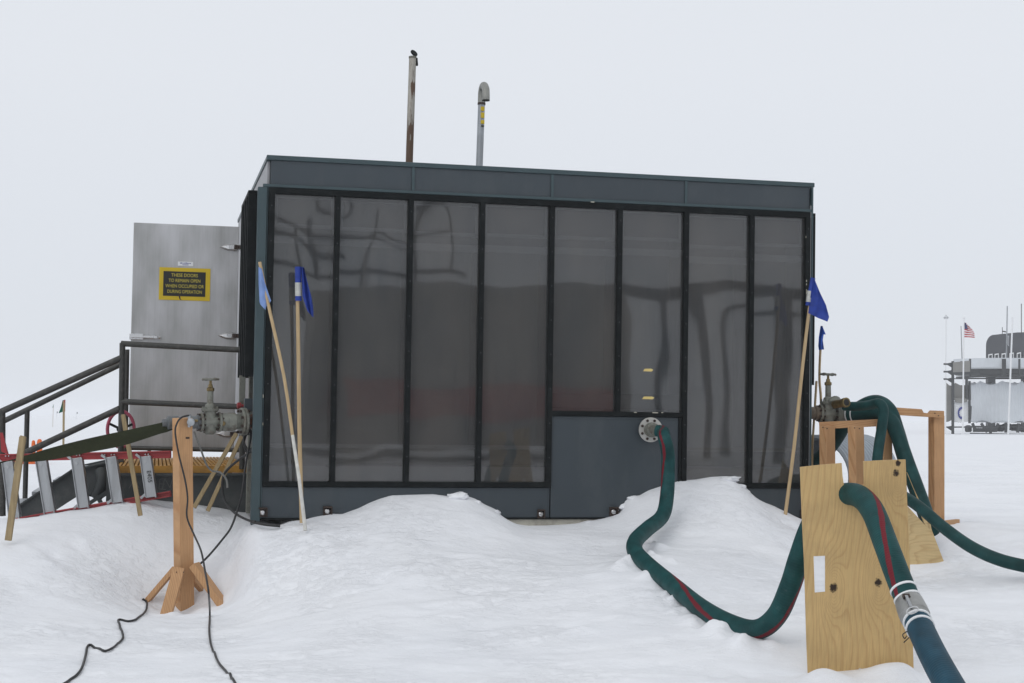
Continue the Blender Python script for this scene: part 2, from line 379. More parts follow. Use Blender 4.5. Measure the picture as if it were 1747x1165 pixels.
def door_mat():
    m = bpy.data.materials.new('brushed_steel'); m.use_nodes = True
    n = m.node_tree.nodes; l = m.node_tree.links; b = n['Principled BSDF']; b.inputs['Metallic'].default_value = .75; b.inputs['Roughness'].default_value = .42
    t = n.new('ShaderNodeTexCoord')
    mp = n.new('ShaderNodeMapping'); mp.inputs['Scale'].default_value = (2.2, 1, .9); l.new(t.outputs['Object'], mp.inputs[0])
    nz = n.new('ShaderNodeTexNoise'); nz.inputs['Scale'].default_value = 1.6; nz.inputs['Detail'].default_value = 5; l.new(mp.outputs[0], nz.inputs[0])
    mp2 = n.new('ShaderNodeMapping'); mp2.inputs['Scale'].default_value = (70, 1, 2); l.new(t.outputs['Object'], mp2.inputs[0])
    st = n.new('ShaderNodeTexNoise'); st.inputs['Scale'].default_value = 1; st.inputs['Detail'].default_value = 3; l.new(mp2.outputs[0], st.inputs[0])
    v = M_(n, 'ADD', l, nz.outputs[0], M_(n, 'MULTIPLY', l, st.outputs[0], .18))
    r = n.new('ShaderNodeValToRGB'); l.new(v, r.inputs[0]); r.color_ramp.elements[0].position = .38; r.color_ramp.elements[1].position = .75
    r.color_ramp.elements[0].color = (.34, .34, .33, 1); r.color_ramp.elements[1].color = (.56, .56, .57, 1)
    l.new(r.outputs[0], b.inputs['Base Color'])
    mr = n.new('ShaderNodeMapRange'); l.new(v, mr.inputs[0]); mr.inputs[3].default_value = .3; mr.inputs[4].default_value = .6; l.new(mr.outputs[0], b.inputs['Roughness'])
    return m
MS = snow_mat()
M = dict(
 panel=mat('blue_grey_paint', (.036, .048, .058), .45, 0, .08, 2., dirt=(.062, .072, .078), dirt_amt=.35, dscale=3, bump=.12, bscale=3, stretch=(1, 1, .45), rvar=.14),
 teal=mat('teal_grey_trim', (.036, .062, .070), .45, 0, .10, 5.),
 black=mat('black_frame', (.0045, .0062, .0068), .6, 0, .25, 12., dirt=(.02, .023, .023), dirt_amt=.4, dscale=9, spec=.15),
 side=mat('pale_side_panel', (.30, .30, .31), .5, .3, .08, 3.),
 beige=mat('worn_cream_beam', (.42, .40, .34), .7, 0, .15, 5., dirt=(.12, .10, .08), dirt_amt=.5),
 inside=mat('inner_grey_wall', (.22, .23, .245), .7, 0, .1, 3.),
 inframe=mat('inner_pale_frame', (.50, .51, .52), .7, 0, .12, 5.),
 inbrown=mat('inner_brown', (.20, .17, .13), .7, 0, .2, 4.),
 dark=mat('dark_inner_louver', (.015, .015, .015), .6),
 pane=pane_mat(), door=door_mat(),
 steel=mat('bright_steel', (.62, .62, .62), .28, 1, .1, 20.),
 alu=mat('aluminium', (.40, .41, .42), .38, .85, .12, 14., stretch=(1, 1, .2), dirt=(.22, .22, .22), dirt_amt=.4, dscale=8),
 castg=mat('grey_cast_paint', (.17, .175, .15), .55, .1, .2, 18., bump=.3, bscale=60, dirt=(.075, .05, .03), dirt_amt=.6, dscale=12),
 brass=mat('brass', (.22, .165, .075), .42, .8, .25, 20., dirt=(.12, .08, .04), dirt_amt=.6, dscale=14),
 rust=mat('rusty_iron', (.16, .06, .025), .8, .1, .4, 16., bump=.4, bscale=60),
 rustdark=mat('dark_rusted_steel', (.045, .03, .024), .75, .2, .4, 30., bump=.3, bscale=80),
 railp=mat('dark_green_brown_rail', (.036, .036, .032), .5, .1, .2, 14., dirt=(.12, .11, .10), dirt_amt=.3, dscale=20),
 beam=mat('dark_grey_beam', (.048, .055, .056), .6, 0, .2, 4., dirt=(.13, .13, .125), dirt_amt=.3, dscale=5),
 grating=mat('yellow_grating', (.42, .21, .03), .6, 0, .2, 9., dirt=(.18, .09, .02), dirt_amt=.5, dscale=7),
 red=mat('red_fibreglass', (.30, .022, .026), .45, 0, .12, 8., dirt=(.16, .02, .02), dirt_amt=.4),
 pink=mat('faded_red_wheel', (.30, .045, .085), .5, 0, .2, 12.),
 olive=mat('olive_webbing', (.030, .034, .018), .9, 0, .15, 60., bump=.4, bscale=250, spec=.15),
 pole=mat('bamboo_pole', (.46, .33, .18), .6, 0, .15, 10., stretch=(4, 4, .5)),
 grey_stake=mat('weathered_lath', (.30, .225, .12), .75, 0, .22, 12., stretch=(5, 5, .6)),
 stakewhite=mat('whitewashed_pole_end', (.60, .59, .55), .7, 0, .15, 18.),
 blue=mat('royal_blue_nylon', (.018, .045, .27), .55, 0, .2, 18., spec=.3),
 rblue=mat('backlit_lift_blue_nylon', (.035, .11, .50), .6, 0, .2, 18., spec=.3),  # rear flag's blue, base colour brightened to make up for its backlit side
 lblue=mat('faded_pale_blue_nylon', (.19, .29, .55), .6, 0, .14, 14., spec=.3),
 tape=mat('silver_tape', (.50, .50, .47), .35, .4, .15, 40.),
 green=mat('green_flag_nylon', (.01, .16, .10), .6),
 redf=mat('red_flag_edge', (.30, .01, .02), .6),
 orange=mat('orange_plastic', (.70, .13, .015), .5, 0, .2, 20.),
 yellow=mat('sign_yellow', (.62, .44, .010), .5, 0, .04),
 signblk=mat('sign_black', (.012, .013, .012), .5),
 white=mat('white_paint', (.75, .76, .77), .5, 0, .04),
 cable=mat('black_cable', (.014, .014, .015), .5),
 cableg=mat('grey_cable', (.16, .16, .15), .5),
 galv=mat('galvanised', (.34, .36, .38), .45, .7, .2, 12., dirt=(.2, .2, .2), dirt_amt=.4),
 culv=mat('galvanised_culvert', (.34, .38, .42), .45, .35, .12, 8.),
 lum=wood_mat('fresh_lumber', (.50, .29, .145), (.37, .18, .075), 55., 'Z', contrast=.75),
 lumx=wood_mat('fresh_lumber_crosswise', (.50, .29, .145), (.37, .18, .075), 55., 'X', contrast=.75),
 ghose=hose_mat('green_hose', (.0055, .052, .053), twist=-.36, width=.034, off=.52, stripe=(.15, .012, .02)),
 ghose2=hose_mat('green_hose_dark', (.006, .043, .043), twist=.12, off=.62, width=.035, stripe=(.17, .014, .024)),
 ghose3=hose_mat('green_hose_plain', (.0065, .042, .042), stripe=None),
 bhose=hose_mat('blue_hose', (.012, .052, .082), stripe=None),
 stat=mat('station_grey_cladding', (.058, .062, .070), .6, 0, .06, .6),
 drum=mat('pale_corrugated_cladding', (.60, .63, .66), .55, .2, .08, .5),
 tan=mat('grey_tan_cladding', (.22, .215, .20), .6, 0, .1, .5),
 steeld=mat('dark_station_steel', (.045, .048, .05), .6, 0, .15, 1.),
 glassd=mat('dark_station_glass', (.04, .045, .05), .2, 0, .1),
 usr=mat('flag_red', (.45, .02, .03), .7), usb=mat('flag_blue', (.03, .035, .12), .7),
 emb=mat('emblem_blue', (.02, .03, .22), .6),
 brownw=mat('brown_grey_wall', (.34, .32, .29), .7, 0, .1, .4), redband=mat('red_wall_band', (.36, .10, .085), .6),
 statgrey=mat('grey_fitting_paint', (.13, .14, .145), .5, .3, .15, 15.),
 chalk=mat('chalk', (.13, .135, .135), .9),
)
# ------------------------------------------------------------------ snow ground
CTRL = [ # (px, py, distance) the snow surface passes through these
 (315,1032,12.0),(250,1028,11.9),(380,1026,11.9),(150,985,11.7),(20,1010,11.2),(100,1080,10.3),(-60,925,12.0),(0,915,12.1),(90,885,12.7),(160,866,12.9),(230,852,13.0),
 (290,860,13.1),(345,868,13.1),(400,892,12.9),(438,894,12.3),(250,930,12.4),(380,930,12.45),(470,960,11.8),
 (560,940,11.7),(700,940,11.6),(830,950,11.6),(940,940,11.9),(700,1040,10.3),(900,1050,10.2),(1040,960,11.5),(500,1060,10.4),
 (1082,955,11.3),(1180,945,11.9),(1250,950,11.8),(1180,1052,10.0),(1290,1092,9.3),(1340,985,11.2),(1368,890,13.2),(1420,905,13.2),
 (1470,975,12.3),(1615,962,12.35),(1590,897,13.5),(1640,895,13.6),(1747,978,11.6),(1700,1050,10.3),(1560,1150,8.8),(1380,1152,8.8),(1470,1148,8.7),
 (315,1050,11.5),(315,1066,11.0),(250,1075,10.7),(400,1066,10.9),(315,1100,10.05),(1800,900,13.6),(1180,1150,8.75),(600,1150,8.75),(200,1150,8.75),(0,1150,8.8),(1747,1150,8.75)]
cp = [tuple(P(*c)) for c in CTRL]
for u in (0.0, .6, 1.3, 2.0, 2.6, 3.3, 4.0, 4.78):
    q = MM @ Vector((u, -.05, -.07)); cp.append(tuple(q))
    q = MM @ Vector((u, 2.2, -.25)); cp.append(tuple(q))
for x in (-9, -5, -2, 1, 4, 8):
    cp += [(x, 2.0, 0), (x, 5.5, 0.0), (x, 17.5, .42)]
cp += [(-7, 14.5, .40), (-4.6, 14.6, .42), (-2.9, 14.6, .5), (4.5, 15, .5), (8, 14, .5), (-9, 11, .35), (9.5, 11, .35)]
cp = np.array(cp)
def _tpsK(r2): return np.where(r2 > 1e-9, .5 * r2 * np.log(np.maximum(r2, 1e-9)), 0)
_n = len(cp); _r2 = ((cp[:, None, :2] - cp[None, :, :2])**2).sum(-1)
_A = np.zeros((_n+3, _n+3)); _A[:_n, :_n] = _tpsK(_r2) + np.eye(_n)*.002
_A[:_n, _n] = 1; _A[:_n, _n+1:] = cp[:, :2]; _A[_n, :_n] = 1; _A[_n+1:, :_n] = cp[:, :2].T
_w = np.linalg.solve(_A, np.concatenate([cp[:, 2], [0, 0, 0]]))
# drift against the module: contact line along the face
CONT = [(438,893),(470,894),(478,896),(495,889),(515,887),(540,881),(567,876),(583,877),(600,871),(612,867),(630,858),(648,851),(668,845),(700,844),(740,843),(766,846.5),(772,842),(786,838),(793,839),(797,846),
 (812,851),(828,861),(840,866),(846,869),(850,876),(866,892),(900,897),(930,896.5),(960,895),(985,893),(1003,888),(1012,888),(1040,882),(1056,876),(1061,868),(1064,858),(1078,845),(1090,846),(1108,836),(1130,829),(1160,820),
 (1190,818),(1215,813.5),(1240,812),(1250,813),(1254,823),(1266,825),(1273,832),(1278,848),(1298,855),(1318,862),(1330,870),(1340,876),(1362,888),(1376,892)]
_cu = np.array([F(x, y, -.01).x for x, y in CONT]); _cz = np.array([F(x, y, -.01).z for x, y in CONT])
_su = np.linspace(-.6, 5.4, 241); _sz = np.interp(_su, _cu, _cz)
_ker = np.exp(-np.linspace(-2.2, 2.2, 23)**2); _ker /= _ker.sum(); _ssz = np.convolve(np.pad(_sz, 11, 'edge'), _ker, 'valid')
MIn = np.array([[MI[i][j] for j in range(4)] for i in range(4)])
def H(x, y, detail=True):
    x = np.atleast_1d(np.asarray(x, float)); y = np.atleast_1d(np.asarray(y, float))
    out = np.zeros_like(x)
    inb = (x > -12) & (x < 13) & (y > 0) & (y < 22)
    if inb.any():
        xi = x[inb]; yi = y[inb]; z = np.zeros_like(xi)
        for s in range(0, len(xi), 20000):
            a = xi[s:s+20000]; b = yi[s:s+20000]
            r2 = (a[:, None]-cp[None, :, 0])**2 + (b[:, None]-cp[None, :, 1])**2
            z[s:s+20000] = _tpsK(r2) @ _w[:_n] + _w[_n] + _w[_n+1]*a + _w[_n+2]*b
        out[inb] = z
    far = .5 * ssx(9, 16, y)
    bw = ssx(-11, -8, x) * (1 - ssx(9, 12, x)) * ssx(1, 4, y) * (1 - ssx(17, 21, y))
    out = out * bw + far * (1 - bw)
    # drift
    zb = out
    ux = MIn[0, 0]*x + MIn[0, 1]*y + MIn[0, 2]*zb + MIn[0, 3]
    wy = -(MIn[1, 0]*x + MIn[1, 1]*y + MIn[1, 2]*zb + MIn[1, 3])
    zl = MIn[2, 0]*x + MIn[2, 1]*y + MIn[2, 2]*zb + MIn[2, 3]
    near = ssx(-.22, .02, ux) * (1 - ssx(4.78, 5.2, ux))
    ds = np.interp(ux, _su, _ssz); dd = np.interp(ux, _cu, _cz) - ds
    g = np.exp(-(np.maximum(wy, 0) / .62)**1.7)
    g2 = np.exp(-(np.maximum(wy, 0) / .10)**2)
    inside = 1 - ssx(.15, .5, -wy)
    out = out + near * inside * ((ds - zl) * g + dd * g2)
    return out
def Hs(x, y): return float(H(x, y)[0])
def ground_lines(lo, hi, step, far0, far1, n):
    c = np.arange(lo, hi + 1e-6, step)
    a = lo - np.geomspace(step*1.3, lo - far0, n) if far0 < lo else np.array([])
    b = hi + np.geomspace(step*1.3, far1 - hi, n)
    return np.concatenate([a[::-1], c, b])
gx = ground_lines(-5.0, 6.0, .025, -4000, 4000, 60); gy = ground_lines(8.0, 13.9, .025, -3000, 6000, 60)
GX, GY = np.meshgrid(gx, gy); fx = GX.ravel(); fy = GY.ravel(); fz = H(fx, fy)
_dn = np.zeros_like(fz)
for i in range(len(fx)):
    if -7 < fx[i] < 9 and 5 < fy[i] < 17:
        p = Vector((fx[i], fy[i]*2.0, 3.1))
        a = noise.fractal(p * .9, 1.0, 2.0, 3)
        b = noise.noise(p * 3.3); c = noise.noise(p * 9.)
        k = max(0, a) * 1.2
        _dn[i] = .026*a + .013*b*(.4+k) + .0075*c*(.3+k)
BERM = [(1400,1153,8.66,.075,.11),(1440,1160,8.6,.02,.08),(1515,1150,8.68,.07,.12),(1548,1160,8.7,.05,.08),(1195,1056,9.85,.05,.05),(1215,1068,9.6,.06,.05),(1236,1080,9.45,.065,.045),(1258,1094,9.25,.06,.05),(1140,1012,10.4,.05,.05),(1112,985,10.8,.05,.05),(1070,960,11.2,.05,.06),
  (1125,912,11.95,.07,.035),(1110,932,11.5,.06,.05),(1130,945,11.3,.05,.06),(1300,1098,9.15,.04,.06),(1165,1030,10.1,.05,.04),(640,985,11.0,-.03,.10),(660,990,11.0,-.02,.06),(560,1010,10.7,-.015,.07),(920,1092,9.6,.02,.03),(930,1095,9.6,-.02,.03),(880,962,11.4,-.02,.05),(850,965,11.4,-.015,.04),(610,935,11.8,-.02,.05),
  (300,1042,11.7,.05,.08),(250,1036,11.8,.03,.06),(372,1030,11.85,.04,.06),(130,975,11.8,-.02,.10),(90,960,11.9,-.02,.06),(1650,1000,11.2,-.015,.15),(1700,1085,9.7,-.015,.1)]
_rg = np.random.default_rng(5)
def _bump(cx_, cy_, a_, r_, ang=0., st=1.):
    dx_ = fx-cx_; dy_ = fy-cy_; k_ = (np.abs(dx_) < 3*r_*st) & (np.abs(dy_) < 3*r_*st)
    if not k_.any(): return
    u_ = dx_[k_]*math.cos(ang)+dy_[k_]*math.sin(ang); v_ = -dx_[k_]*math.sin(ang)+dy_[k_]*math.cos(ang)
    _dn[k_] += a_ * np.exp(-(u_/st)**2/r_**2 - v_**2/r_**2)
for (bx_, by_, bd_, ba_, br_) in BERM:
    c = P(bx_, by_, bd_)
    if ba_ > .03 and bd_ > 8.8:
        for q_ in range(7): _bump(c.x + _rg.normal()*.07, c.y + _rg.normal()*.05, ba_*_rg.uniform(.15, .5), br_*_rg.uniform(.5, 1.1), _rg.uniform(0, 3.1), _rg.uniform(1, 1.8))
    else: _bump(c.x, c.y, ba_, br_)
# small pits, crumbs and sastrugi ridges
for q_ in range(420):
    cx_ = _rg.uniform(-4.6, 4.8); cy_ = _rg.uniform(8.3, 13.6); cl_ = noise.noise(Vector((cx_*.8, cy_*.8, 9.1)))
    if cl_ < -.12 and q_ % 3: continue
    _bump(cx_, cy_, _rg.uniform(-.016, -.004), _rg.uniform(.03, .09), _rg.uniform(-.4, .4), _rg.uniform(1., 2.4))
for q_ in range(380):
    cx_ = _rg.uniform(-4.6, 4.8); cy_ = _rg.uniform(8.3, 13.6)
    if noise.noise(Vector((cx_*.9+4, cy_*.9, 2.1))) < 0: continue
    _bump(cx_, cy_, _rg.uniform(.005, .018), _rg.uniform(.022, .05), _rg.uniform(-.5, .5), _rg.uniform(1., 3.))
_ux = MIn[0,0]*fx + MIn[0,1]*fy + MIn[0,2]*fz + MIn[0,3]; _wy = -(MIn[1,0]*fx + MIn[1,1]*fy + MIn[1,2]*fz + MIn[1,3])
_wd = np.where((_ux > -.05) & (_ux < 4.85), np.clip(np.abs(_wy)/.5, 0.1, 1), 1)
fz = fz + _dn * _wd * (ssx(5, 7, fy))
g = MB(); W_ = len(gx); Hn = len(gy)
me = bpy.data.meshes.new('snow_ground')
idx = np.arange(W_*Hn).reshape(Hn, W_)
quads = np.stack([idx[:-1, :-1], idx[:-1, 1:], idx[1:, 1:], idx[1:, :-1]], -1).reshape(-1, 4)
me.from_pydata(np.stack([fx, fy, fz], 1).tolist(), [], quads.tolist()); me.materials.append(MS)
me.polygons.foreach_set('use_smooth', [True]*len(me.polygons))
from mathutils.bvhtree import BVHTree
SN = BVHTree.FromPolygons(np.stack([fx, fy, fz], 1).tolist(), quads.tolist())
go = bpy.data.objects.new('snow_ground', me); col.objects.link(go); go['kind'] = 'structure'
# ------------------------------------------------------------------ equipment module
mod = thing('equipment_shelter', 'long dark blue-grey metal shelter with tall smoked panes, standing in drifted snow', 'shelter', mat=MM)
def lb(name, boxes, m, parent=None, bevel=0, **k):
    b = MB()
    for lo, hi in boxes: b.box(lo, hi)
    return b.build(name, m, parent or mod, world=False, bevel=bevel, **k)
L = F(1377, 840).x; Ltop = L
ztop = (F(455, 264).z + F(1388, 314).z) / 2
zf0 = (F(455, 318).z + F(1379, 358).z) / 2        # bottom of fascia
zw0 = (F(448, 829).z + F(1282, 829).z) / 2        # bottom of window frame
zmid = (F(942, 708).z + F(1165, 709).z) / 2       # sill above the centre panel
UL = (F(456, 400).x + F(449, 800).x) / 2 ; UR = F(1379, 600).x
DEP = 4.6
print('module L', L, 'H', ztop, zf0, zw0, zmid, UL, UR, 'u top corners', F(455, 264).x, F(1388, 314).x)
uL = -.005; uR = L + .005
# body behind the window bays (back box, side walls, roof)
lb('side_wall', [((uL+.012, .42, .0), (uL+.05, DEP, zf0)),], M['side'])
lb('side_wall', [((uR-.05, .42, .0), (uR-.012, DEP, zf0))], M['side'])
lb('rear_wall', [((uL+.055, DEP-.05, 0), (uR-.055, DEP-.005, ztop-.05))], M['panel'])
lb('side_jamb', [((uL+.029, .046, .0), (uL+.06, .419, zf0-.02))], M['panel'])
lb('side_jamb', [((uR-.05, .061, .0), (uR-.008, .419, zf0-.02))], M['panel'])
lb('roof', [((uL+.02, .03, ztop-.04), (uR-.02, DEP, ztop-.004))], M['teal'])
lb('floor_frame', [((uL+.05, .40, -.09), (uR-.05, DEP-.1, .12))], M['rustdark'])
lb('inner_wall', [((uL+.055, .40, .13), (uR-.055, .44, zf0))], M['inside'])
# fascia panels with seams
seams = [(F(705, 300).x), F(942, 325).x, F(1170, 335).x]
fu0 = (F(455, 264).x + F(456, 315).x)/2; fu1 = (F(1388, 316).x)
edges = [fu0+.03] + seams + [fu1-.03]
fp = MB()
for a, b_ in zip(edges[:-1], edges[1:]): fp.box((a+.006, 0, zf0+.012), (b_-.006, .03, ztop-.035))
fp.box((fu0+.03, .012, zf0+.01), (fu1-.03, .036, ztop-.03))
fp.build('fascia', M['panel'], mod, world=False, bevel=.003)
for s_ in seams: lb('seam_strip', [((s_-.012, -.012, zf0+.013), (s_+.012, -.001, ztop-.036))], M['teal'], bevel=.002)
lb('roof_trim', [((fu0-.004, -.016, ztop-.035), (fu1+.004, .045, ztop+.004))], M['teal'], bevel=.004)
lb('fascia_sill', [((fu0-.03, -.022, zf0-.014), (fu1-.02, .02, zf0+.012))], M['teal'], bevel=.004)
lb('side_fascia', [((fu0+.005, .05, zf0+.002), (fu0+.028, 1.2, ztop-.036)), ((fu0+.005, 1.206, zf0+.002), (fu0+.028, 2.6, ztop-.036)), ((fu0+.005, 2.606, zf0+.002), (fu0+.028, DEP, ztop-.036))], M['side'], bevel=.003)
lb('side_fascia', [((fu1-.028, .05, zf0+.002), (fu1-.005, DEP, ztop-.036))], M['panel'], bevel=.003)
lb('corner_post', [((uL-.045, -.03, -.05), (uL+.028, .06, zf0-.016))], M['teal'], bevel=.004)
lb('corner_post', [((uL+.03, -.016, .0), (UL-.002, .03, zf0-.016))], M['teal'], bevel=.003)
lb('corner_post', [((UR+.012, -.03, -.03), (uR+.02, .06, ztop-.038))], M['teal'], bevel=.004)
# bright gap strip beside the right corner
lb('edge_strip', [((UR+.002, -.02, zw0), (UR+.009, .0, ztop-.2))], M['alu'])
# mullions
mu = [(576,335,567,820),(700,340,693.4,822),(822.4,345.6,815.6,820),(942,351,934.4,820),(1057,357,1053,697),(1169.8,363,1165.7,820),(1281.5,369,1278,820)]
mus = [(F(a, b_).x + F(c, d).x)/2 for a, b_, c, d in mu]
HW = .021
zt = zf0-.016
lb('top_rail', [((UL, -.03, zt-.048), (UR, .045, zt))], M['black'], bevel=.003)
u4, u6 = mus[3], mus[5]
lb('bottom_rail', [((UL, -.03, zw0-.01), (u4+HW, .045, zw0+.032))], M['black'], bevel=.003)
lb('bottom_rail', [((u6-HW, -.03, zw0-.01), (UR, .045, zw0+.032))], M['black'], bevel=.003)
lb('middle_rail', [((u4+HW, -.03, zmid-.01), (u6-HW, .045, zmid+.032))], M['black'], bevel=.003)
zb_, zt_ = zw0+.032, zt-.048
def mull(a, b_, z0):
    b = MB(); b.box((a, -.032, z0), (b_, .045, zt_))
    for k in range(9):
        z = zt_ - .1 - k*.29
        if z > z0+.03: b.lathe(((a+b_)/2, -.0325, z), (0, -1, 0), [(0, .005), (.003, .0045), (.0035, .002)], 8, mi=1)
    b.build('mullion', [M['black'], M['beam']], mod, world=False, bevel=.002)
for i, u in enumerate(mus):
    z0 = zmid+.032 if i == 4 else zb_
    if i == 5: z0 = zb_
    mull(u-HW, u+HW, z0)
mull(UL, UL+.05, zb_); mull(UR-.045, UR, zb_)
# bays
bu = [UL+.05] + mus + [UR-.045]
for i in range(8):
    a = bu[i] + (HW if i else 0); b_ = bu[i+1] - (HW if i < 7 else 0)
    z0 = zmid+.032 if i in (4, 5) else zb_
    pb = MB(); nx, nz_ = 12, 60; vs = []; fs = []     # sagging sheet: it bends what it mirrors
    for yy in (0, .005):
        for jz in range(nz_+1):
            for jx in range(nx+1):
                x_ = a-.004 + (b_-a+.008)*jx/nx; z_ = z0-.004 + (zt_-z0+.008)*jz/nz_
                vs.append((x_, .014 + yy + .0020*noise.noise(Vector((x_*1.6+i*3.7, z_*1.1, 1.7))) + .0005*noise.noise(Vector((x_*4.5, z_*2.4+i, 5.2))), z_))
    W2 = nx+1; off = W2*(nz_+1)
    for jz in range(nz_):
        for jx in range(nx):
            q_ = jz*W2+jx; fs.append((q_, q_+1, q_+1+W2, q_+W2)); fs.append((off+q_, off+q_+W2, off+q_+1+W2, off+q_+1))
    for jz in range(nz_):
        for q_ in (jz*W2, jz*W2+nx): fs.append((q_, q_+W2, off+q_+W2, off+q_))
    for jx in range(nx):
        for q_ in (jx, nz_*W2+jx): fs.append((q_, q_+1, off+q_+1, off+q_))
    pb.add(vs, fs); pn = pb.build('window_pane', M['pane'], mod, world=False, smooth=True)
    # shallow inner case: louver head and ledge behind the pane
    h1 = zt_ - random.uniform(.02, .05); h2 = h1 - random.uniform(.20, .25)
    lb('inner_louver', [((a+.03, .048, h2), (b_-.03, .07, h1))], M['dark'], pn)
    fr = MB()
    for lo, hi in (((a+.01, .034, h2-.03), (b_-.01, .044, h2)), ((a+.01, .034, h1), (b_-.01, .044, h1+.012)), ((a+.005, .034, h2-.03), (a+.03, .044, h1)), ((b_-.03, .034, h2-.03), (b_-.005, .044, h1))): fr.box(lo, hi)
    fr.box((a-.01, .034, h2-.16), (b_+.01, .044, h2-.10))
    fr.build('louver_frame', M['inframe'], pn, world=False)
    ld = MB(); zz = z0 + (.02 if i in (4, 5) else .14)
    ld.box((a-.004, .05, zz), (b_+.004, .09, zz+.13)); 
    ld.build('inner_ledge', M['dark'], pn, world=False)
    if i not in (4, 5):
        l2 = MB(); l2.box((a-.004, .034, zz+.135), (b_+.004, .046, zz+.165)); l2.box((a-.004, .034, zz-.13), (b_+.004, .046, zz-.015)); l2.build('ledge_strip', M['inbrown' if i > 5 else 'inframe'], pn, world=False)
    # dividing reveal between the bays
lb('bay_reveal', [((u-.01, .046, .14), (u+.01, .39, zf0-.02)) for u in mus if u not in (mus[4],)] + [((mus[4]-.01, .046, zmid), (mus[4]+.01, .39, zf0-.02))], M['dark'])
# skirt panels
sk = MB()
u_s = F(938, 860).x
sk.box((uL+.03, -.004, .0), (u_s-.004, .028, zw0-.013)); sk.box((u_s+.004, -.006, .0), (u6-.035, .028, zmid-.013)); sk.box((u6-.03, -.004, .0), (UR+.01, .028, zw0-.013))
sk.build('skirt_panel', M['panel'], mod, world=False, bevel=.004)
lb('skirt_seam', [((u_s-.016, -.010, .02), (u_s-.008, -.004, zw0-.015))], M['panel'], bevel=.002)
lb('skirt_seam', [((u6-.050, -.022, .1), (u6-.022, -.006, zmid-.012))], M['black'], bevel=.002)
lb('skirt_seam', [((u_s+.02, -.010, zmid-.035), (u6-.06, -.006, zmid-.013))], M['panel'], bevel=.002)
lb('base_lip', [((uL+.03, -.018, -.012), (UR+.01, .02, -.001))], M['black'])
lb('base_beam', [((uL+.3, .0, -.16), (UR-.02, .12, -.013))], M['beige'], bevel=.003)
lb('base_foot', [((uL-.03, -.05, -.09), (uL+.16, .25, -.055))], M['rustdark'])
# lifting brackets
for (px, py) in ((448.5, 872), (559, 870), (923, 875), (1047, 871), (1372, 876)):
    c = F(px, py, -.02); wv = .036 if px != 923 else .03; hv = .055 if px == 923 else .04
    hh = min(c.z + hv, 9)
    br = lb('bracket', [((c.x-wv, -.026, c.z-.045), (c.x+wv, -.007, c.z+.03)), ((c.x-wv, -.05, c.z+.018), (c.x+wv, -.026, c.z+.03)), ((c.x+wv-.008, -.05, c.z-.045), (c.x+wv, -.026, c.z+.018))], M['rustdark'], bevel=.002)
    MB().lathe((c.x-.003, -.026, c.z-.008), (0, -1, 0), [(0, .021), (.012, .021), (.018, .014)], 12).build('bolt', M['steel'], br, world=False, smooth=True)
# peeled paint chips, tape marks on a pane
ytape = mat('yellow_tape', (.62, .48, .17), .6)
for (px, py, wx) in ((1106, 631, .045), (1106, 678.5, .055)):
    tp = MB(); c = F(px, py, .008); tp.add([(c.x-wx, .0085, c.z-.012), (c.x+wx*.7, .0085, c.z-.013), (c.x+wx, .0085, c.z+.002), (c.x+wx*.6, .0085, c.z+.011), (c.x-wx*.7, .0085, c.z+.010),
        (c.x-wx, .0115, c.z-.012), (c.x+wx*.7, .0115, c.z-.013), (c.x+wx, .0115, c.z+.002), (c.x+wx*.6, .0115, c.z+.011), (c.x-wx*.7, .0115, c.z+.010)],
        [(0,1,2,3,4), (9,8,7,6,5), (0,5,6,1), (1,6,7,2), (2,7,8,3), (3,8,9,4), (4,9,5,0)])
    tp.build('tape_mark', ytape, mod, world=False)
for k in range(9):
    ch = MB()
    px, py = random.choice([(449, 670), (448.5, 720), (449, 700), (1375, 420), (1376, 480)]); py += random.uniform(-18, 22)
    c = F(px, py, -.034); ch.box((c.x-.003, -.0345, c.z-.008), (c.x+.003, -.0315, c.z+random.uniform(.004, .02))); ch.build('paint_chip', M['beige'], mod, world=False)
for (px, py, a) in ((1011, 344.5, .016), (1084, 703.5, .012), (1118, 704, .025), (1130, 703.8, .008)):
    c = F(px, py, -.034); MB().box((c.x-a, -.0345, c.z-.004), (c.x+a, -.031, c.z+.004)).build('paint_chip', M['beige'], mod, world=False)
# pipe flange on the centre panel
fc = F(1109, 733, -.05)
fl = MB().lathe((fc.x, -.008, fc.z), (0, -1, 0), [(0, .055), (.035, .055), (.035, .098), (.055, .107), (.065, .105), (.065, .03)], 32)
fo = fl.build('pipe_flange', mat('machined_steel', (.50, .49, .46), .5, .5, .12, 20.), mod, world=False, smooth=True, bevel=.0)
for k in range(8):
    a = 2*math.pi*(k+.5)/8
    MB().lathe((fc.x+.083*math.cos(a), -.071, fc.z+.083*math.sin(a)), (0, -1, 0), [(0, .0125), (.008, .0125), (.012, .008)], 6).build('flange_bolt', M['rustdark'], fo, world=False)
MB().lathe((fc.x, -.07, fc.z), (0, -1, 0), [(0, .062), (.02, .064), (.022, .052), (.06, .050), (.062, .058), (.085, .058), (.09, .05), (.13, .05)], 24).build('coupling_adapter', M['castg'], fo, world=False, smooth=True)
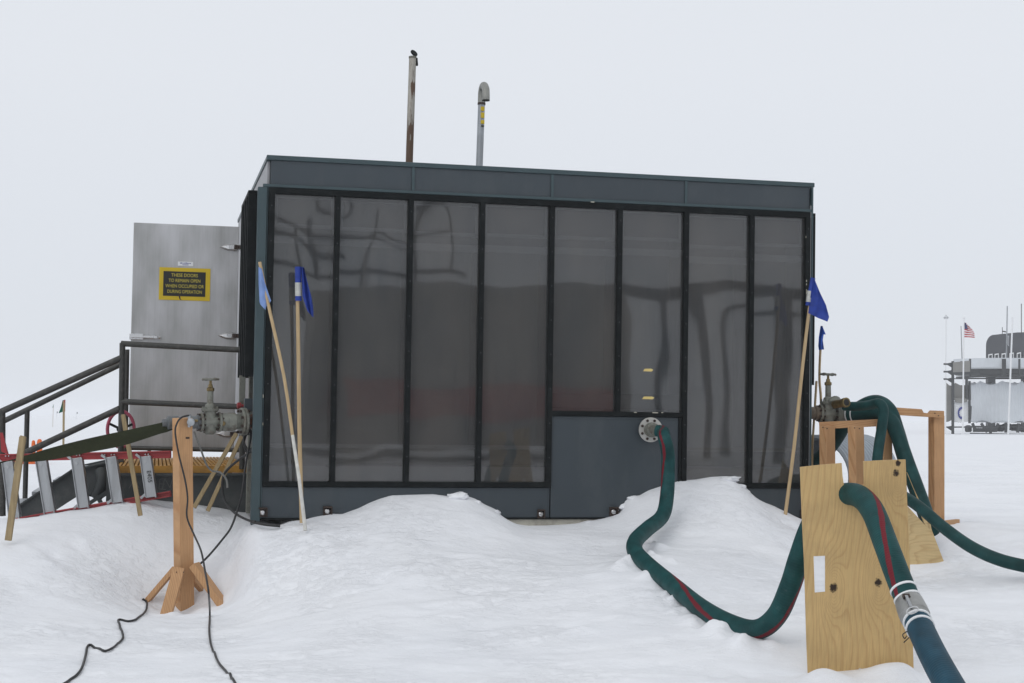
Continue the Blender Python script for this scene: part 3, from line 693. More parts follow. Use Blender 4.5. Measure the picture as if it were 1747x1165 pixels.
# side hoods (dark louvered cases) left and right
zh1 = F(428, 320, .10).z; zh0 = F(420, 642, .10).z
for (ua, ub, y0, y1, z0, z1, nm) in ((uL-.115, uL+.008, .10, 1.15, zh0, zh1-.02, 'L'), (uR-.008, uR+.10, .10, 1.6, F(1395, 657, .1).z, F(1395, 364, .1).z, 'R')):
    hb = MB(); hb.box((ua+.02, y0+.02, z0+.01), (ub-.01, y1-.02, z1-.01)); hb.box((ua, y0, z1-.03), (ub, y1, z1)); hb.box((ua, y0, z0), (ub, y0+.03, z1-.031)); hb.box((ua, y1-.03, z0), (ub, y1, z1-.031))
    s_ = -1 if nm == 'L' else 1
    out_u = ua if nm == 'L' else ub
    for k in range(1, 4): yy = y0 + (y1-y0)*k/4; hb.box((min(out_u, out_u-s_*.03), yy-.02, z0), (max(out_u, out_u-s_*.03), yy+.02, z1-.031))
    hb.build('louver_hood', M['black'], mod, world=False, bevel=.003)
# small boxes on the left wall
c = F(424, 690, .25)
lb('junction_box', [((uL-.10, .22, c.z-.055), (uL-.01, .34, c.z+.05))], M['panel'], bevel=.004)
c2 = F(411, 690, .35)
kn = MB(); kn.lathe((uL-.105, .28, c.z-.01), (-1, 0, 0), [(0, .012), (.02, .012), (.021, .024), (.05, .026), (.055, .015)], 14); kn.build('red_button', M['red'], mod, world=False, smooth=True)
lb('conduit', [((uL-.135, .42, c.z-.02), (uL-.085, .47, c.z+.24)), ((uL-.05, .5, 0), (uL-.012, .62, c.z+.3)), ((uL-.03, .75, .0), (uL-.01, .95, zh0-.05))], M['castg'], bevel=.003)
lb('lower_side_panel', [((uL-.025, .10, -.02), (uL+.01, .42, .95))], mat('stained_side_panel', (.10, .105, .11), .6, 0, .3, 3.), bevel=.003)
# roof pipes
def rp_(px, py, y=1.4): return F(px, py, y)
a = rp_(697.5, 300); b_ = rp_(704, 99)
rustpipe = mat('rust_streaked_pipe', (.36, .34, .30), .6, .2, .2, 6., stretch=(6, 6, 1), dirt=(.075, .038, .02), dirt_amt=.95, dscale=2.2)
ep = MB().tube([a.lerp(b_, k/8) for k in range(9)], .034, 16).build('exhaust_pipe', rustpipe, mod, world=False, smooth=True)
_n = rustpipe.node_tree.nodes; _l = rustpipe.node_tree.links; _b = _n['Principled BSDF']; _src = _b.inputs['Base Color'].links[0].from_socket
_t = _n.new('ShaderNodeTexCoord'); _s = _n.new('ShaderNodeSeparateXYZ'); _l.new(_t.outputs['Object'], _s.inputs[0])
_m = _n.new('ShaderNodeMapping'); _m.inputs['Scale'].default_value = (14, 14, 2.2); _l.new(_t.outputs['Object'], _m.inputs[0])
_z = _n.new('ShaderNodeTexNoise'); _z.inputs['Scale'].default_value = 1.6; _z.inputs['Detail'].default_value = 8; _l.new(_m.outputs[0], _z.inputs[0])
_g = _n.new('ShaderNodeMapRange'); _l.new(_s.outputs['Z'], _g.inputs[0]); _g.inputs[1].default_value = a.z; _g.inputs[2].default_value = b_.z; _g.inputs[3].default_value = .30; _g.inputs[4].default_value = -.10
_f = M_(_n, 'GREATER_THAN', _l, M_(_n, 'ADD', _l, _z.outputs[0], _g.outputs[0]), .62)
_x = _n.new('ShaderNodeMixRGB'); _l.new(_f, _x.inputs[0]); _l.new(_src, _x.inputs[1]); _x.inputs[2].default_value = (.105, .062, .038, 1); _l.new(_x.outputs[0], _b.inputs['Base Color'])
MB().lathe(b_ + Vector((0, 0, -.004)), (b_-a), [(0, .037), (.018, .037), (.02, .033)], 16).build('pipe_rim', M['castg'], ep, world=False, smooth=True)
cc = rp_(706, 91); fa = MB()
fa.lathe(cc, Vector((.45, -.75, .55)), [(0, .037), (.008, .037), (.012, .02)], 18)
fa.bar(cc + Vector((.01, 0, -.02)), rp_(711, 112), .012, .02); fa.bar(rp_(710, 99), rp_(711, 112), .022, .03)
fa.build('rain_flap', M['black'], ep, world=False)
g0 = rp_(817, 305); g1 = rp_(821.5, 178)
vp = MB().tube([g0, g1], .033, 16).build('vent_pipe', M['galv'], mod, world=False, smooth=True)
gk = smoothpath([rp_(821.5, 178), rp_(822, 160, 1.4), rp_(823.5, 150, 1.37), rp_(826, 146, 1.28), rp_(828.5, 152, 1.18), rp_(829, 162, 1.13), rp_(829, 171, 1.12)], 6)
MB().tube(gk, .036, 16).build('gooseneck', mat('aged_galvanised', (.27, .27, .25), .55, .5, .2, 9.), vp, world=False, smooth=True)
MB().lathe(g1 + Vector((0, 0, -.005)), (g1-g0), [(0, .038), (.02, .038)], 16).build('pipe_collar', M['rustdark'], vp, world=False)
MB().lathe(rp_(829, 170.9, 1.12), Vector((0, 0, -1)), [(0, .0365), (.006, .0355), (.0065, .03)], 16).build('gooseneck_mouth', M['dark'], vp, world=False)
for (y0, y1) in ((182, 189), (192, 201), (205, 211)):
    q0 = rp_(822.3, y1, 1.365); q1 = rp_(823.6, y0, 1.365)
    st = MB().box((q0.x-.012, 1.358, q0.z), (q0.x+.022, 1.372, q1.z)); st.build('yellow_sticker', M['yellow'], vp, world=False)
st = MB(); q0 = rp_(823, 216, 1.365); st.box((q0.x-.012, 1.358, q0.z), (q0.x+.016, 1.372, q0.z+.012)); st.build('dark_sticker', M['signblk'], vp, world=False)
# steel door, swung open off the left side
TD = 3.2
dl = (F(228, 378, TD).x + F(219, 760, TD).x)/2; dr = F(408, 386, TD).x; dzt = (F(228, 378, TD).z + F(408, 388, TD).z)/2; dzb = F(300, 764, TD).z
dr = min(dr, -.03)
door = lb('door', [((dl, TD, dzb), (dr, TD+.055, dzt))], M['door'], bevel=.004)
for py, xo in ((422, 0), (573, 0), (740, 0)):
    c = F(402, py, TD-.02); hg = MB()
    hg.add([(dr-.19, TD-.001, c.z), (dr-.10, TD-.001, c.z-.035), (dr-.02, TD-.001, c.z-.037), (dr-.02, TD-.001, c.z+.037), (dr-.10, TD-.001, c.z+.035), (dr-.15, TD-.001, c.z+.02), (dr-.15, TD-.001, c.z-.02),
            (dr-.17, TD-.02, c.z), (dr-.10, TD-.035, c.z-.02), (dr-.02, TD-.035, c.z-.02), (dr-.02, TD-.035, c.z+.02), (dr-.10, TD-.035, c.z+.02)],
           [(0, 6, 1, 8, 7), (0, 7, 11, 4, 5), (1, 2, 9, 8), (2, 3, 10, 9), (3, 4, 11, 10), (7, 8, 9, 10, 11)])
    hg.box((dr-.005, TD-.045, c.z-.03), (-.005, TD-.005, c.z+.03))
    h_ = hg.build('hinge', M['steel'], door, world=False, bevel=.002)
    kk = MB()
    for k in range(3): kk.lathe((dr-.035+k*.022, TD-.058, c.z-.02), (0, 0, 1), [(0, .013), (.04, .013)], 10)
    kk.build('hinge_knuckle', M['rustdark'], h_, world=False)
c = F(222, 574, TD-.02)
lt = MB(); lt.box((dl-.015, TD-.03, c.z-.03), (dl+.12, TD-.001, c.z+.03)); lt.box((dl+.12, TD-.035, c.z-.016), (dl+.26, TD-.012, c.z+.012)); lt.box((dl+.0, TD-.05, c.z-.012), (dl+.22, TD-.03, c.z+.008)); lt.lathe((dl+.27, TD-.03, c.z-.003), (1, 0, 0), [(0, .014), (.02, .012)], 10)
lt.build('latch_handle', M['steel'], door, world=False, bevel=.003)
s0 = F(272, 456.5, TD); s1 = F(358, 512.5, TD)
zt1 = F(315, 457, TD).z; zb1 = F(315, 512.5, TD).z
sgn = lb('warning_sign', [((s0.x, TD-.006, zb1), (s1.x, TD-.0005, zt1))], M['yellow'], door)
bx0 = F(279, 463, TD).x; bx1 = F(351, 463, TD).x; bz1 = F(315, 463.5, TD).z; bz0 = F(315, 505.5, TD).z
lb('sign_panel', [((bx0, TD-.008, bz0), (bx1, TD-.0062, bz1))], M['signblk'], sgn)
def text_mesh(name, s, size, mtx, m, parent, thick=.0008, wid=None):
    cu = bpy.data.curves.new(name, 'FONT'); cu.body = s; cu.size = size; cu.extrude = thick; cu.align_x = 'CENTER'; cu.align_y = 'CENTER'; cu.offset = 0
    o = bpy.data.objects.new(name, cu); col.objects.link(o)
    dg = bpy.context.evaluated_depsgraph_get(); dg.update()
    me_ = bpy.data.meshes.new_from_object(o.evaluated_get(dg)); bpy.data.objects.remove(o)
    if wid:
        xs = [v.co.x for v in me_.vertices]; k = wid / (max(xs)-min(xs)); 
        for v in me_.vertices: v.co.x *= k
    me_.transform(mtx); me_.materials.clear(); me_.materials.append(m); me_.name = name
    o = bpy.data.objects.new(name, me_); col.objects.link(o); o.parent = parent; ROOTM[o.name] = ROOTM[parent.name].copy()
    return o
TXT = mat('sign_letters', (.60, .50, .06), .5, 0, .03)
rx = Matrix.Rotation(R(90), 4, 'X')
for s_, py, w_ in (('THESE DOORS', 470, 45), ('TO REMAIN OPEN', 479.2, 54), ('WHEN OCCUPIED OR', 488.6, 65.5), ('DURING OPERATION', 498, 58.5)):
    c = F(315, py, TD)
    text_mesh('lettering', s_, .047, Matrix.Translation((c.x, TD-.009, c.z)) @ rx, TXT, sgn, wid=w_ * (bx1-bx0)/72)
c = F(316.5, 450, TD)
stk = lb('maker_sticker', [((c.x-.075, TD-.004, c.z-.021), (c.x+.075, TD-.0005, c.z+.021))], M['white'], door)
sq = MB()
for k in range(9): sq.box((c.x-.055+k*.0125, TD-.0046, c.z-.002+random.uniform(0, .004)), (c.x-.047+k*.0125, TD-.0041, c.z+.011+random.uniform(-.003, .003)))
sq.box((c.x-.03, TD-.0046, c.z-.014), (c.x+.03, TD-.0041, c.z-.008)); sq.build('sticker_mark', M['emb'], stk, world=False)
sm_ = MB(); c = F(305, 509, TD); sm_.add([(c.x-.012, TD-.0085, c.z+.045), (c.x+.012, TD-.0085, c.z+.04), (c.x+.016, TD-.0085, c.z+.0), (c.x+.03, TD-.0085, c.z-.02), (c.x+.008, TD-.0085, c.z-.008),
   (c.x-.012, TD-.0065, c.z+.045), (c.x+.012, TD-.0065, c.z+.04), (c.x+.016, TD-.0065, c.z+.0), (c.x+.03, TD-.0065, c.z-.02), (c.x+.008, TD-.0065, c.z-.008)], [(0,1,2,3,4), (9,8,7,6,5), (0,5,6,1), (1,6,7,2), (2,7,8,3), (3,8,9,4), (4,9,5,0)])
sm_.build('smudge', M['rustdark'], sgn, world=False)
# ------------------------------------------------------------------ stair platform
Z3 = Vector((0, 0, 1))
stp = thing('stair_platform', 'dark railed entry platform and stairs with yellow grating deck, left of the shelter', 'stairs', P(300, 870, 13.6))
DN, DF = 13.35, 16.4
deckz = P(300, 794, DN).z
# axes: parallel to the module side
ex = Vector((MR[0][0], MR[1][0], 0)).normalized(); ey = Vector((MR[0][1], MR[1][1], 0)).normalized()
dc = P(425, 794, DN+.05); dc.z = deckz           # near right corner of the deck
def dk(u, v, z): return Vector((dc.x, dc.y, 0)) + ex*u + ey*v + Z3*z
DW = (P(425, 794, DN) - P(193, 794, DN)).length
gm = MB(); vw = 3.0
nb = 34
for k in range(nb):
    u0 = -DW + k*DW/nb; gm.add([dk(u0+.003, 0, deckz-.045), dk(u0+DW/nb*.72, 0, deckz-.045), dk(u0+DW/nb*.72, vw, deckz-.045), dk(u0+.003, vw, deckz-.045), dk(u0+.003, 0, deckz), dk(u0+DW/nb*.72, 0, deckz), dk(u0+DW/nb*.72, vw, deckz), dk(u0+.003, vw, deckz)],
                [(0,3,2,1),(4,5,6,7),(0,1,5,4),(1,2,6,5),(2,3,7,6),(3,0,4,7)])
gm.bar(dk(-DW, -.012, deckz-.03), dk(0, -.012, deckz-.03), .02, .06, side=ey)
for v in (.6, 1.2, 1.8, 2.4, 2.98): gm.bar(dk(-DW, v, deckz-.04), dk(0, v, deckz-.04), .02, .05, side=ey)
gm.build('grating_deck', M['grating'], stp)
bm_ = MB(); bh = .50
bm_.bar(dk(-DW-.02, -.0, deckz-.065-bh/2), dk(.28, 0, deckz-.065-bh/2), .02, bh, side=ey)
bm_.bar(dk(-DW-.02, -.045, deckz-.075), dk(.28, -.045, deckz-.075), .07, .02, side=ey); bm_.bar(dk(-DW-.02, -.045, deckz-.05-bh), dk(.28, -.045, deckz-.05-bh), .07, .02, side=ey)
b2_ = MB(); b2_.bar(dk(-DW, vw, deckz-.2), dk(0, vw, deckz-.2), .03, .25, side=ey); b2_.build('side_beam', M['beam'], stp)
bo = bm_.build('side_beam', M['beam'], stp, bevel=.003)
# chalk letters on the beam
def stroke(b, pts, wd=.009):
    for p, q in zip(pts[:-1], pts[1:]): b.bar(p, q, wd, .002, side=(q-p).cross(ey))
ck = MB(); DB = DN-.04
cps = lambda l_: [Vector(P(x, y, DB)) for x, y in l_]
def onbeam(l_):
    out = []
    for x, y in l_:
        a_ = Vector((0, 0, EYE)); b__ = P(x, y, 10); n_ = ey; o_ = dk(0, -.0125, 0); t_ = (o_-a_).dot(n_)/((b__-a_).dot(n_)); out.append(a_+(b__-a_)*t_)
    return out
for l_ in ([(220, 833), (226, 824), (232, 823), (237, 832)], [(284, 816), (273, 817), (271, 834), (283, 835)], [(272, 825), (281, 826)], [(277, 834), (281, 816), (290, 832), (295, 815)]): stroke(ck, onbeam(l_), .007)
ck.build('chalk_letters', M['chalk'], bo)
# dark bracket housing at the joint of beam and stringer
hs = MB(); 
hs.plate([[(145, 797), (160, 793), (190, 795), (193, 838), (172, 852), (150, 846), (143, 815)]], .25, lambda p: P(p[0], p[1], DN+.02), nrm=ey)
hs.build('drain_housing', mat('near_black_steel', (.022, .021, .019), .5, .3, .5, 9.), stp, bevel=.006)  # near-black base colour with uneven tone
hs = MB(); hs.tube(smoothpath([P(172, 800, DN-.03), P(175, 822, DN-.06), P(165, 848, DN-.03)], 5), .05, 12); hs.build('drain_elbow', M['beam'], stp, smooth=True)
for v in (0, .9):
    sg = MB()
    def sgp(l_): return [P(x, y, DN) + ey*v for x, y in l_]
    q = [(190, 788), (120, 803), (28, 866), (22, 880), (60, 893), (130, 848), (200, 838)]
    pts = sgp(q); n_ = len(pts)
    sg.plate([q], .03, lambda p: P(p[0], p[1], DN) + ey*v, nrm=ey)
    sg.bar(P(190, 787, DN)+ey*v, P(122, 802, DN)+ey*v, .09, .015, side=ey); sg.bar(P(122, 802, DN)+ey*v, P(28, 865, DN)+ey*v, .09, .015, side=ey)
    sg.build('stringer', M['beam'], stp, bevel=.002)
tr_ = MB()
for k in range(4):
    c = P(150 - k*36, 802 + k*20, DN); tr_.bar(c + ey*.03, c + ey*.87, .24, .03, side=ex)
tr_.build('stair_tread', M['galv'], stp)
lf = MB(); lf.bar(P(112, 884, DN-.15), P(185, 838, DN-.15), .03, .035); lf.bar(P(107, 889, DN-.15), P(140, 886, DN-.15), .03, .03); lf.bar(P(165, 845, DN-.15), P(178, 868, DN-.15), .03, .03); lf.build('lower_bracket', M['beam'], stp)
# rails
def rails(lst, name):
    for p in lst:
        MB().tube([P(*q) for q in p[0]], p[1], 10).build(name, M['railp'], stp, smooth=True)
RW_ = .0255
post_list = [([(209, 585, DN), (206, 772, DN)], RW_), ([(216.5, 596, DN+1.0), (213.5, 775, DN+1.0)], .024), ([(3.5, 702, DN), (4, 880, DN)], RW_*1.15), ([(46.5, 699, DN+1.0), (42.5, 858, DN+1.0)], .024), ([(254.5, 765, 16.3), (254.5, 775, 16.3)], .02), ([(413, 590, DN), (413, 800, DN)], RW_)]
rails(post_list, 'rail_post')
rails([([(207, 586, DN), (414, 597, DN)], RW_), ([(208, 610, DN), (0, 703, DN), (-50, 725, DN)], .0285)], 'handrail')
rails([([(208, 685, DN), (414, 694, DN)], RW_), ([(204, 697, DN), (38, 775, DN), (-30, 806, DN)], .0285), ([(215, 617, DN+1.0), (5, 719, DN+1.0), (-60, 750, DN+1.)], .026), ([(214, 764, DN+1.8), (414, 768, DN+1.8)], .022)], 'middle_rail')
# ------------------------------------------------------------------ ladder
lad = thing('stepladder', 'red stepladder with silver rungs lying on its side in front of the stairs', 'ladder', P(150, 880, 12.85))
LD = 12.95
def rail_bar(l_, w_, h_):
    b = MB()
    for p, q in zip(l_[:-1], l_[1:]):
        b.bar(p, q, w_, h_, side=(0, 1, 0))
        b.bar(p + Z3*(h_/2-.006) - Vector((0, w_/2+.008, 0)), q + Z3*(h_/2-.006) - Vector((0, w_/2+.008, 0)), .02, .012, side=(0, 1, 0))
        b.bar(p - Z3*(h_/2-.006) - Vector((0, w_/2+.008, 0)), q - Z3*(h_/2-.006) - Vector((0, w_/2+.008, 0)), .02, .012, side=(0, 1, 0))
    return b
rail_bar([P(-60, 782, LD), P(292, 775, LD)], .03, .062).build('rail', M['red'], lad, bevel=.003)
rail_bar([P(-60, 905, LD-.05), P(90, 877, LD-.03), P(292, 842, LD)], .03, .05).build('rail', M['red'], lad, bevel=.003)
for (x0, y0, x1, y1) in ((13, 787, 27, 900), (70, 783, 86, 880), (131, 781, 143, 866), (189, 779, 201, 857), (248, 778, 258, 848)):
    a = P(x0, y0, LD-.04); b_ = P(x1, y1, LD-.05)
    rg = MB(); rg.bar(a, b_, .085, .02, side=(1, 0, 0)); rg.bar(a + Vector((.045, -.0, 0)), b_ + Vector((.045, 0, 0)), .012, .06, side=(1, 0, 0)); rg.bar(a + Vector((-.043, 0, 0)), b_ + Vector((-.043, 0, 0)), .008, .05, side=(1, 0, 0))
    r_ = rg.build('rung', M['alu'], lad, bevel=.002)
    kb = MB(); kb.bar(P(x0-16, y0-3, LD-.03), P(x0+2, y0+11, LD-.05), .02, .012); kb.bar(P(x1-18, y1+2, LD-.05), P(x1-2, y1-12, LD-.05), .02, .012); kb.build('rung_brace', M['alu'], r_)
rv = MB()
for x in (10, 15, 72, 77, 119, 131, 136, 179, 190, 195, 234, 248, 253): rv.lathe(P(x, 778 - x*.012, LD-.028), (0, -1, 0), [(0, .008), (.006, .005)], 8)
rv.build('rivet', M['steel'], lad)
fo_ = MB(); fo_.cloth([P(0, 738, LD-.02), P(2, 770, LD-.02)], [P(4, 738, LD-.02), P(14, 776, LD-.02)], .02, 0, 2, 4); fo_.build('rail_foot', M['red'], lad)
text_mesh('rung_label', 'E405', .052, Matrix.Translation((P(254.5, 813, LD-.065))) @ Matrix.Rotation(R(-8), 4, 'Y') @ Matrix.Rotation(R(90), 4, 'Y') @ rx, M['signblk'], lad).data.transform(ROOTM[lad.name].inverted())
# ------------------------------------------------------------------ stakes
def stake(pts, wd, label, m='grey_stake', th=.02):
    a, b_ = P(*pts[0]), P(*pts[1])
    b = MB(); b.bar(a, b_, wd, th, side=(1, 0, .0)); d = (b_-a).normalized()
    b.bar(a - d*.006 + Vector((wd*.02, 0, 0)), a + d*.001, wd*.86, th*.8, side=(1, 0, 0))
    o = b.build('wooden_stake', M[m], bevel=.003); rebase(o, b_); return tag(o, label, 'stake', 'wooden stakes by the stairs')
stake([(39, 745, 12.0), (14, 922, 11.95)], .05, 'thick pale wooden stake leaning in front of the leftmost ladder rungs', th=.03)
stake([(210, 708, 12.4), (239.5, 880, 12.35)], .036, 'thin wooden stake left of the fifth ladder rung')
stake([(403, 740, 13.1), (331, 866, 12.95)], .036, 'upper of two long laths leaning below the left gate valve')
stake([(412, 745, 13.05), (354, 872, 12.95)], .034, 'lower of two laths leaning below the left gate valve, nearer the shelter')
stake([(41.5, 751, 12.9), (25, 800, 12.9)], .03, 'short lath end showing behind the thick leftmost stake')
# ------------------------------------------------------------------ red wheel behind the rail posts
wh = thing('spoked_wheel', 'faded red spoked wheel half hidden behind the platform rail posts', 'wheel', P(206, 765, 14.1))
wc = P(206, 732, 14.1)
ring = [wc + Vector((math.cos(t)*.118, .02*math.cos(t), math.sin(t)*.165)) for t in [2*math.pi*k/28 for k in range(28)]]
MB().tube(ring, .016, 8, closed=True).build('rim', M['pink'], wh, smooth=True)
sp = MB()
for k in range(5): t = 2*math.pi*k/5+.3; sp.bar(wc, wc + Vector((math.cos(t)*.112, 0, math.sin(t)*.155)), .022, .02)
sp.lathe(wc - Vector((0, .04, 0)), (0, 1, 0), [(0, .03), (.08, .03)], 12); sp.build('spokes', M['black'], wh)
MB().bar(wc + Vector((0, .03, 0)), P(206, 790, 14.14), .05, .03).build('stand', M['railp'], wh)
# ------------------------------------------------------------------ support post
PD = 12.0
pst = thing('timber_post', 'tall square timber post with four angled braces, under the left pipe end', 'post', P(315, 1030, PD))
pt = P(311, 713, PD); pb_ = P(315, 1034, PD)
rz = Matrix.Rotation(R(38), 4, 'Z'); s1 = rz @ Vector((1, 0, 0))
MB().bar(pt, pb_ - Z3*.12, .118, .118, side=s1).build('shaft', M['lum'], pst, bevel=.004)
for nm, (x0, y0, x1, y1, dd0, dd1, ww, hh_) in enumerate(((306, 969, 286, 1040, -.10, -.27, .09, .035), (331, 963, 379, 1030, -.06, -.12, .10, .055), (299, 969, 246, 1031, -.02, -.06, .05, .04), (329, 985, 362, 1022, .05, .22, .09, .038))):
    a = P(x0, y0, PD + dd0); b_ = P(x1, y1, PD + dd1)
    d = (b_ - a).normalized(); sdv = Vector((1, 0, 0)) if nm == 0 else Vector((.25, 1, 0))
    b_ = b_ + d*(.12 if nm == 0 else .14)
    MB().bar(a, b_, ww, hh_, side=sdv).build('brace', M['lum'], pst, bevel=.003)
    if nm == 0:
        n_ = MB()
        for xx in (301, 313): n_.lathe(P(xx, 976, PD-.145), (0, -1, 0), [(0, .005), (.003, .004)], 8)
        n_.build('nail', M['rustdark'], pst)
kn = MB(); q = P(320, 747, PD-.085)
for k in range(5): kn.box((q.x-.014+k*.006, q.y-.004, q.z-.008), (q.x-.010+k*.006, q.y+.004, q.z+.008))
kn.build('ink_stamp', M['rustdark'], pst)
# ------------------------------------------------------------------ valves
def gate_valve(root, o, ax, k=1.0, parts=('pipe',)):
    """o: centre of the valve on the pipe axis; ax: pipe direction; k: scale"""
    ax = Vector(ax).normalized(); up = Z3
    bd = MB(); bd.lathe(o - ax*.085*k, ax, [(0, .05*k), (.03*k, .05*k), (.05*k, .058*k), (.12*k, .058*k), (.14*k, .05*k), (.17*k, .05*k)], 20)
    sidev = ax.cross(up).normalized()
    bd.lathe(o - up*.10*k, up, [(0, .03*k), (.015*k, .05*k), (.08*k, .054*k), (.19*k, .05*k)], 18)
    for i in range(-2, 3): bd.bar(o + ax*i*.018*k - sidev*.05*k - up*.085*k, o + ax*i*.018*k - sidev*.05*k + up*.09*k, .006*k, .014*k)
    bd.build('valve_body', M['castg'], root, smooth=True)
    for s_ in (-1, 1):
        c = o + ax*s_*.075*k
        f_ = MB().lathe(c - ax*.008*k, ax, [(0, .075*k), (.004*k, .08*k), (.016*k, .08*k), (.02*k, .075*k)], 24).build('flange', M['castg'], root, smooth=True)
        for j in range(8):
            bb = MB()
            t = 2*math.pi*(j+.5)/8; p = c + (sidev*math.cos(t) + up*math.sin(t))*.066*k
            bb.lathe(p - ax*.024*k, ax, [(0, .009*k), (.05*k, .009*k)], 6); bb.build('flange_bolt', M['rustdark'], f_)
    bo_ = MB(); bo_.lathe(o + up*.088*k, up, [(0, .065*k), (.012*k, .07*k), (.02*k, .07*k), (.022*k, .045*k), (.05*k, .04*k), (.062*k, .026*k), (.16*k, .024*k)], 18)
    for j in range(6):
        t = 2*math.pi*j/6; bo_.lathe(o + up*.08*k + (sidev*math.cos(t)+ax*math.sin(t))*.058*k, up, [(0, .008*k), (.045*k, .008*k)], 6)
    bo_.build('bonnet', M['castg'], root, smooth=True)
    MB().lathe(o + up*.245*k, up, [(0, .022*k), (.008*k, .032*k), (.028*k, .032*k), (.036*k, .02*k), (.06*k, .016*k)], 8).build('gland_nut', M['brass'], root)
    MB().lathe(o + up*.295*k, up, [(0, .011*k), (.06*k, .011*k)], 10).build('stem', M['brass'], root)
    hw = o + up*.345*k; r = .064*k
    b = MB(); b.tube([hw + (sidev*math.cos(t)+ax*math.sin(t))*r + up*.004*k*math.sin(5*t) for t in [2*math.pi*j/24 for j in range(24)]], .0085*k, 8, closed=True)
    for j in range(5): t = 2*math.pi*j/5+.4; b.bar(hw - up*.006*k, hw + (sidev*math.cos(t)+ax*math.sin(t))*r, .012*k, .007*k)
    b.lathe(hw - up*.012*k, up, [(0, .016*k), (.022*k, .014*k)], 8)
    b.build('handwheel', M['castg'], root, smooth=True)
vc = P(358, 720, 12.27); va = (P(430, 720, 12.42) - P(300, 722, 12.14)).normalized()
gv = thing('gate_valve', 'grey gate valve with brass gland and handwheel on the flanged pipe left of the shelter', 'valve', P(358, 745, 12.27), 'gate valves on the pipes')
gate_valve(gv, vc, va, 1.0)
wallx = 0
b = MB(); b.lathe(vc + va*.085, va, [(0, .062), (.01, .072), (.05, .075), (.052, .071), (.06, .075), (.12, .075), (.125, .066), (.15, .06), (.17, .055)], 24); b.build('reducer_pipe', M['castg'], gv, smooth=True)
b = MB(); b.lathe(vc + va*.125 - Vector((0, .071, .012)), (0, -1, 0), [(0, .02), (.012, .018)], 12); b.build('tapped_boss', M['brass'], gv, smooth=True)
fz_ = MB(); fz_.lathe(vc + va*.252, va, [(0, .108), (.004, .112), (.018, .112), (.022, .1), (.026, .112), (.044, .112), (.048, .105)], 28); wf = fz_.build('wall_flange', M['castg'], gv, smooth=True)
sdv = va.cross(Z3).normalized()
for j in range(8):
    bb = MB(); t = 2*math.pi*(j+.5)/8; bb.lathe(vc + va*.235 + (sdv*math.cos(t)+Z3*math.sin(t))*.092, va, [(0, .012), (.085, .012)], 6); bb.build('flange_bolt', M['rustdark'], wf)
b = MB(); b.lathe(vc + va*.30, va, [(0, .055), (.05, .055), (.052, .062), (.11, .062)], 20); b.build('rusty_stub', M['rust'], gv, smooth=True)
b = MB(); b.lathe(vc - va*.083, -va, [(0, .06), (.02, .062), (.022, .052), (.09, .052), (.10, .045), (.17, .045), (.175, .055), (.26, .055), (.265, .03), (.30, .03)], 20); b.build('end_adapter', M['statgrey'], gv, smooth=True)
b = MB(); b.tube([vc - va*.085 - Vector((0, .07, -.012)), vc - va*.165 - Vector((0, .07, -.012))], .011, 8); b.build('brass_nipple', M['brass'], gv, smooth=True)
b = MB(); q = P(327, 718, PD-.04); b.lathe(q + Vector((0, -.02, -.01)), (0, -1, 0), [(0, .03), (.012, .03), (.016, .014)], 16); b.bar(q + Vector((-.015, -.01, .05)), q + Vector((-.015, -.01, -.05)), .02, .03); b.build('clamp_plate', M['galv'], gv, smooth=True)
# right valve
RD = 13.55
ra = (P(1450, 709, RD+.05) - P(1395, 706, RD)).normalized()
rc_ = P(1413, 706, RD)
gr = thing('gate_valve', 'grey gate valve with handwheel and side branch at the right end of the shelter', 'valve', P(1413, 728, RD), 'gate valves on the pipes')
gate_valve(gr, rc_, ra, 1.02)
b = MB(); b.lathe(rc_ - ra*.085, -ra, [(0, .06), (.04, .065), (.05, .055), (.20, .055)], 18); b.build('wall_pipe', mat('brown_pipe', (.14, .11, .08), .6, .2, .3, 14.), gr, smooth=True)
b = MB(); b.lathe(rc_ + ra*.083, ra, [(0, .075), (.008, .085), (.02, .085), (.024, .062), (.045, .066), (.09, .066), (.095, .07)], 22); b.build('hose_tail', M['castg'], gr, smooth=True)
b = MB(); q = P(1425, 681, RD-.10); b.lathe(q - Z3*.05, Z3, [(0, .035), (.03, .055), (.034, .062), (.045, .062), (.047, .05), (.07, .035), (.08, .012)], 18); b.bar(q + Vector((-.05, 0, -.01)), q + Vector((.10, 0, -.01)), .03, .02)
b.build('relief_dome', M['castg'], gr, smooth=True)
b = MB(); q0 = P(1424, 690, RD-.14); q1 = P(1443, 686.5, RD-.28); b.tube([q0, q1], .036, 14); dv = (q1-q0).normalized(); b.lathe(q1 - dv*.02, dv, [(0, .043), (.03, .043), (.03, .03), (.0, .028)], 16); b.build('side_branch', M['brass'], gr, smooth=True)
MB().lathe(q1 + dv*.002, dv, [(0, .029), (.007, .029)], 14).build('branch_bore', M['dark'], gr)
# ------------------------------------------------------------------ olive strap
st = MB()
T = [(301, 712), (285, 718), (270, 722), (210, 735), (150, 748), (90, 763), (50, 775), (20, 784), (-10, 790), (-60, 803)]
B = [(301, 730), (285, 737), (270, 741), (210, 760), (150, 772), (90, 784), (50, 788), (20, 786), (-10, 794), (-60, 812)]
D_ = [12.1, 12.1, 12.1, 12.12, 12.15, 12.2, 12.22, 12.25, 12.25, 12.3]
Lp = smoothpath([P(x, y, d) for (x, y), d in zip(T, D_)], 4); Rp = smoothpath([P(x, y, d+.01) for (x, y), d in zip(B, D_)], 4)
st.cloth(Lp, Rp, .006, .008, 5, 60, freq=.4)
o = st.build('webbing_strap', M['olive'], smooth=True); rebase(o, P(285, 730, 12.1)); tag(o, 'wide olive drab strap running from the timber post down past the stairs', 'strap')
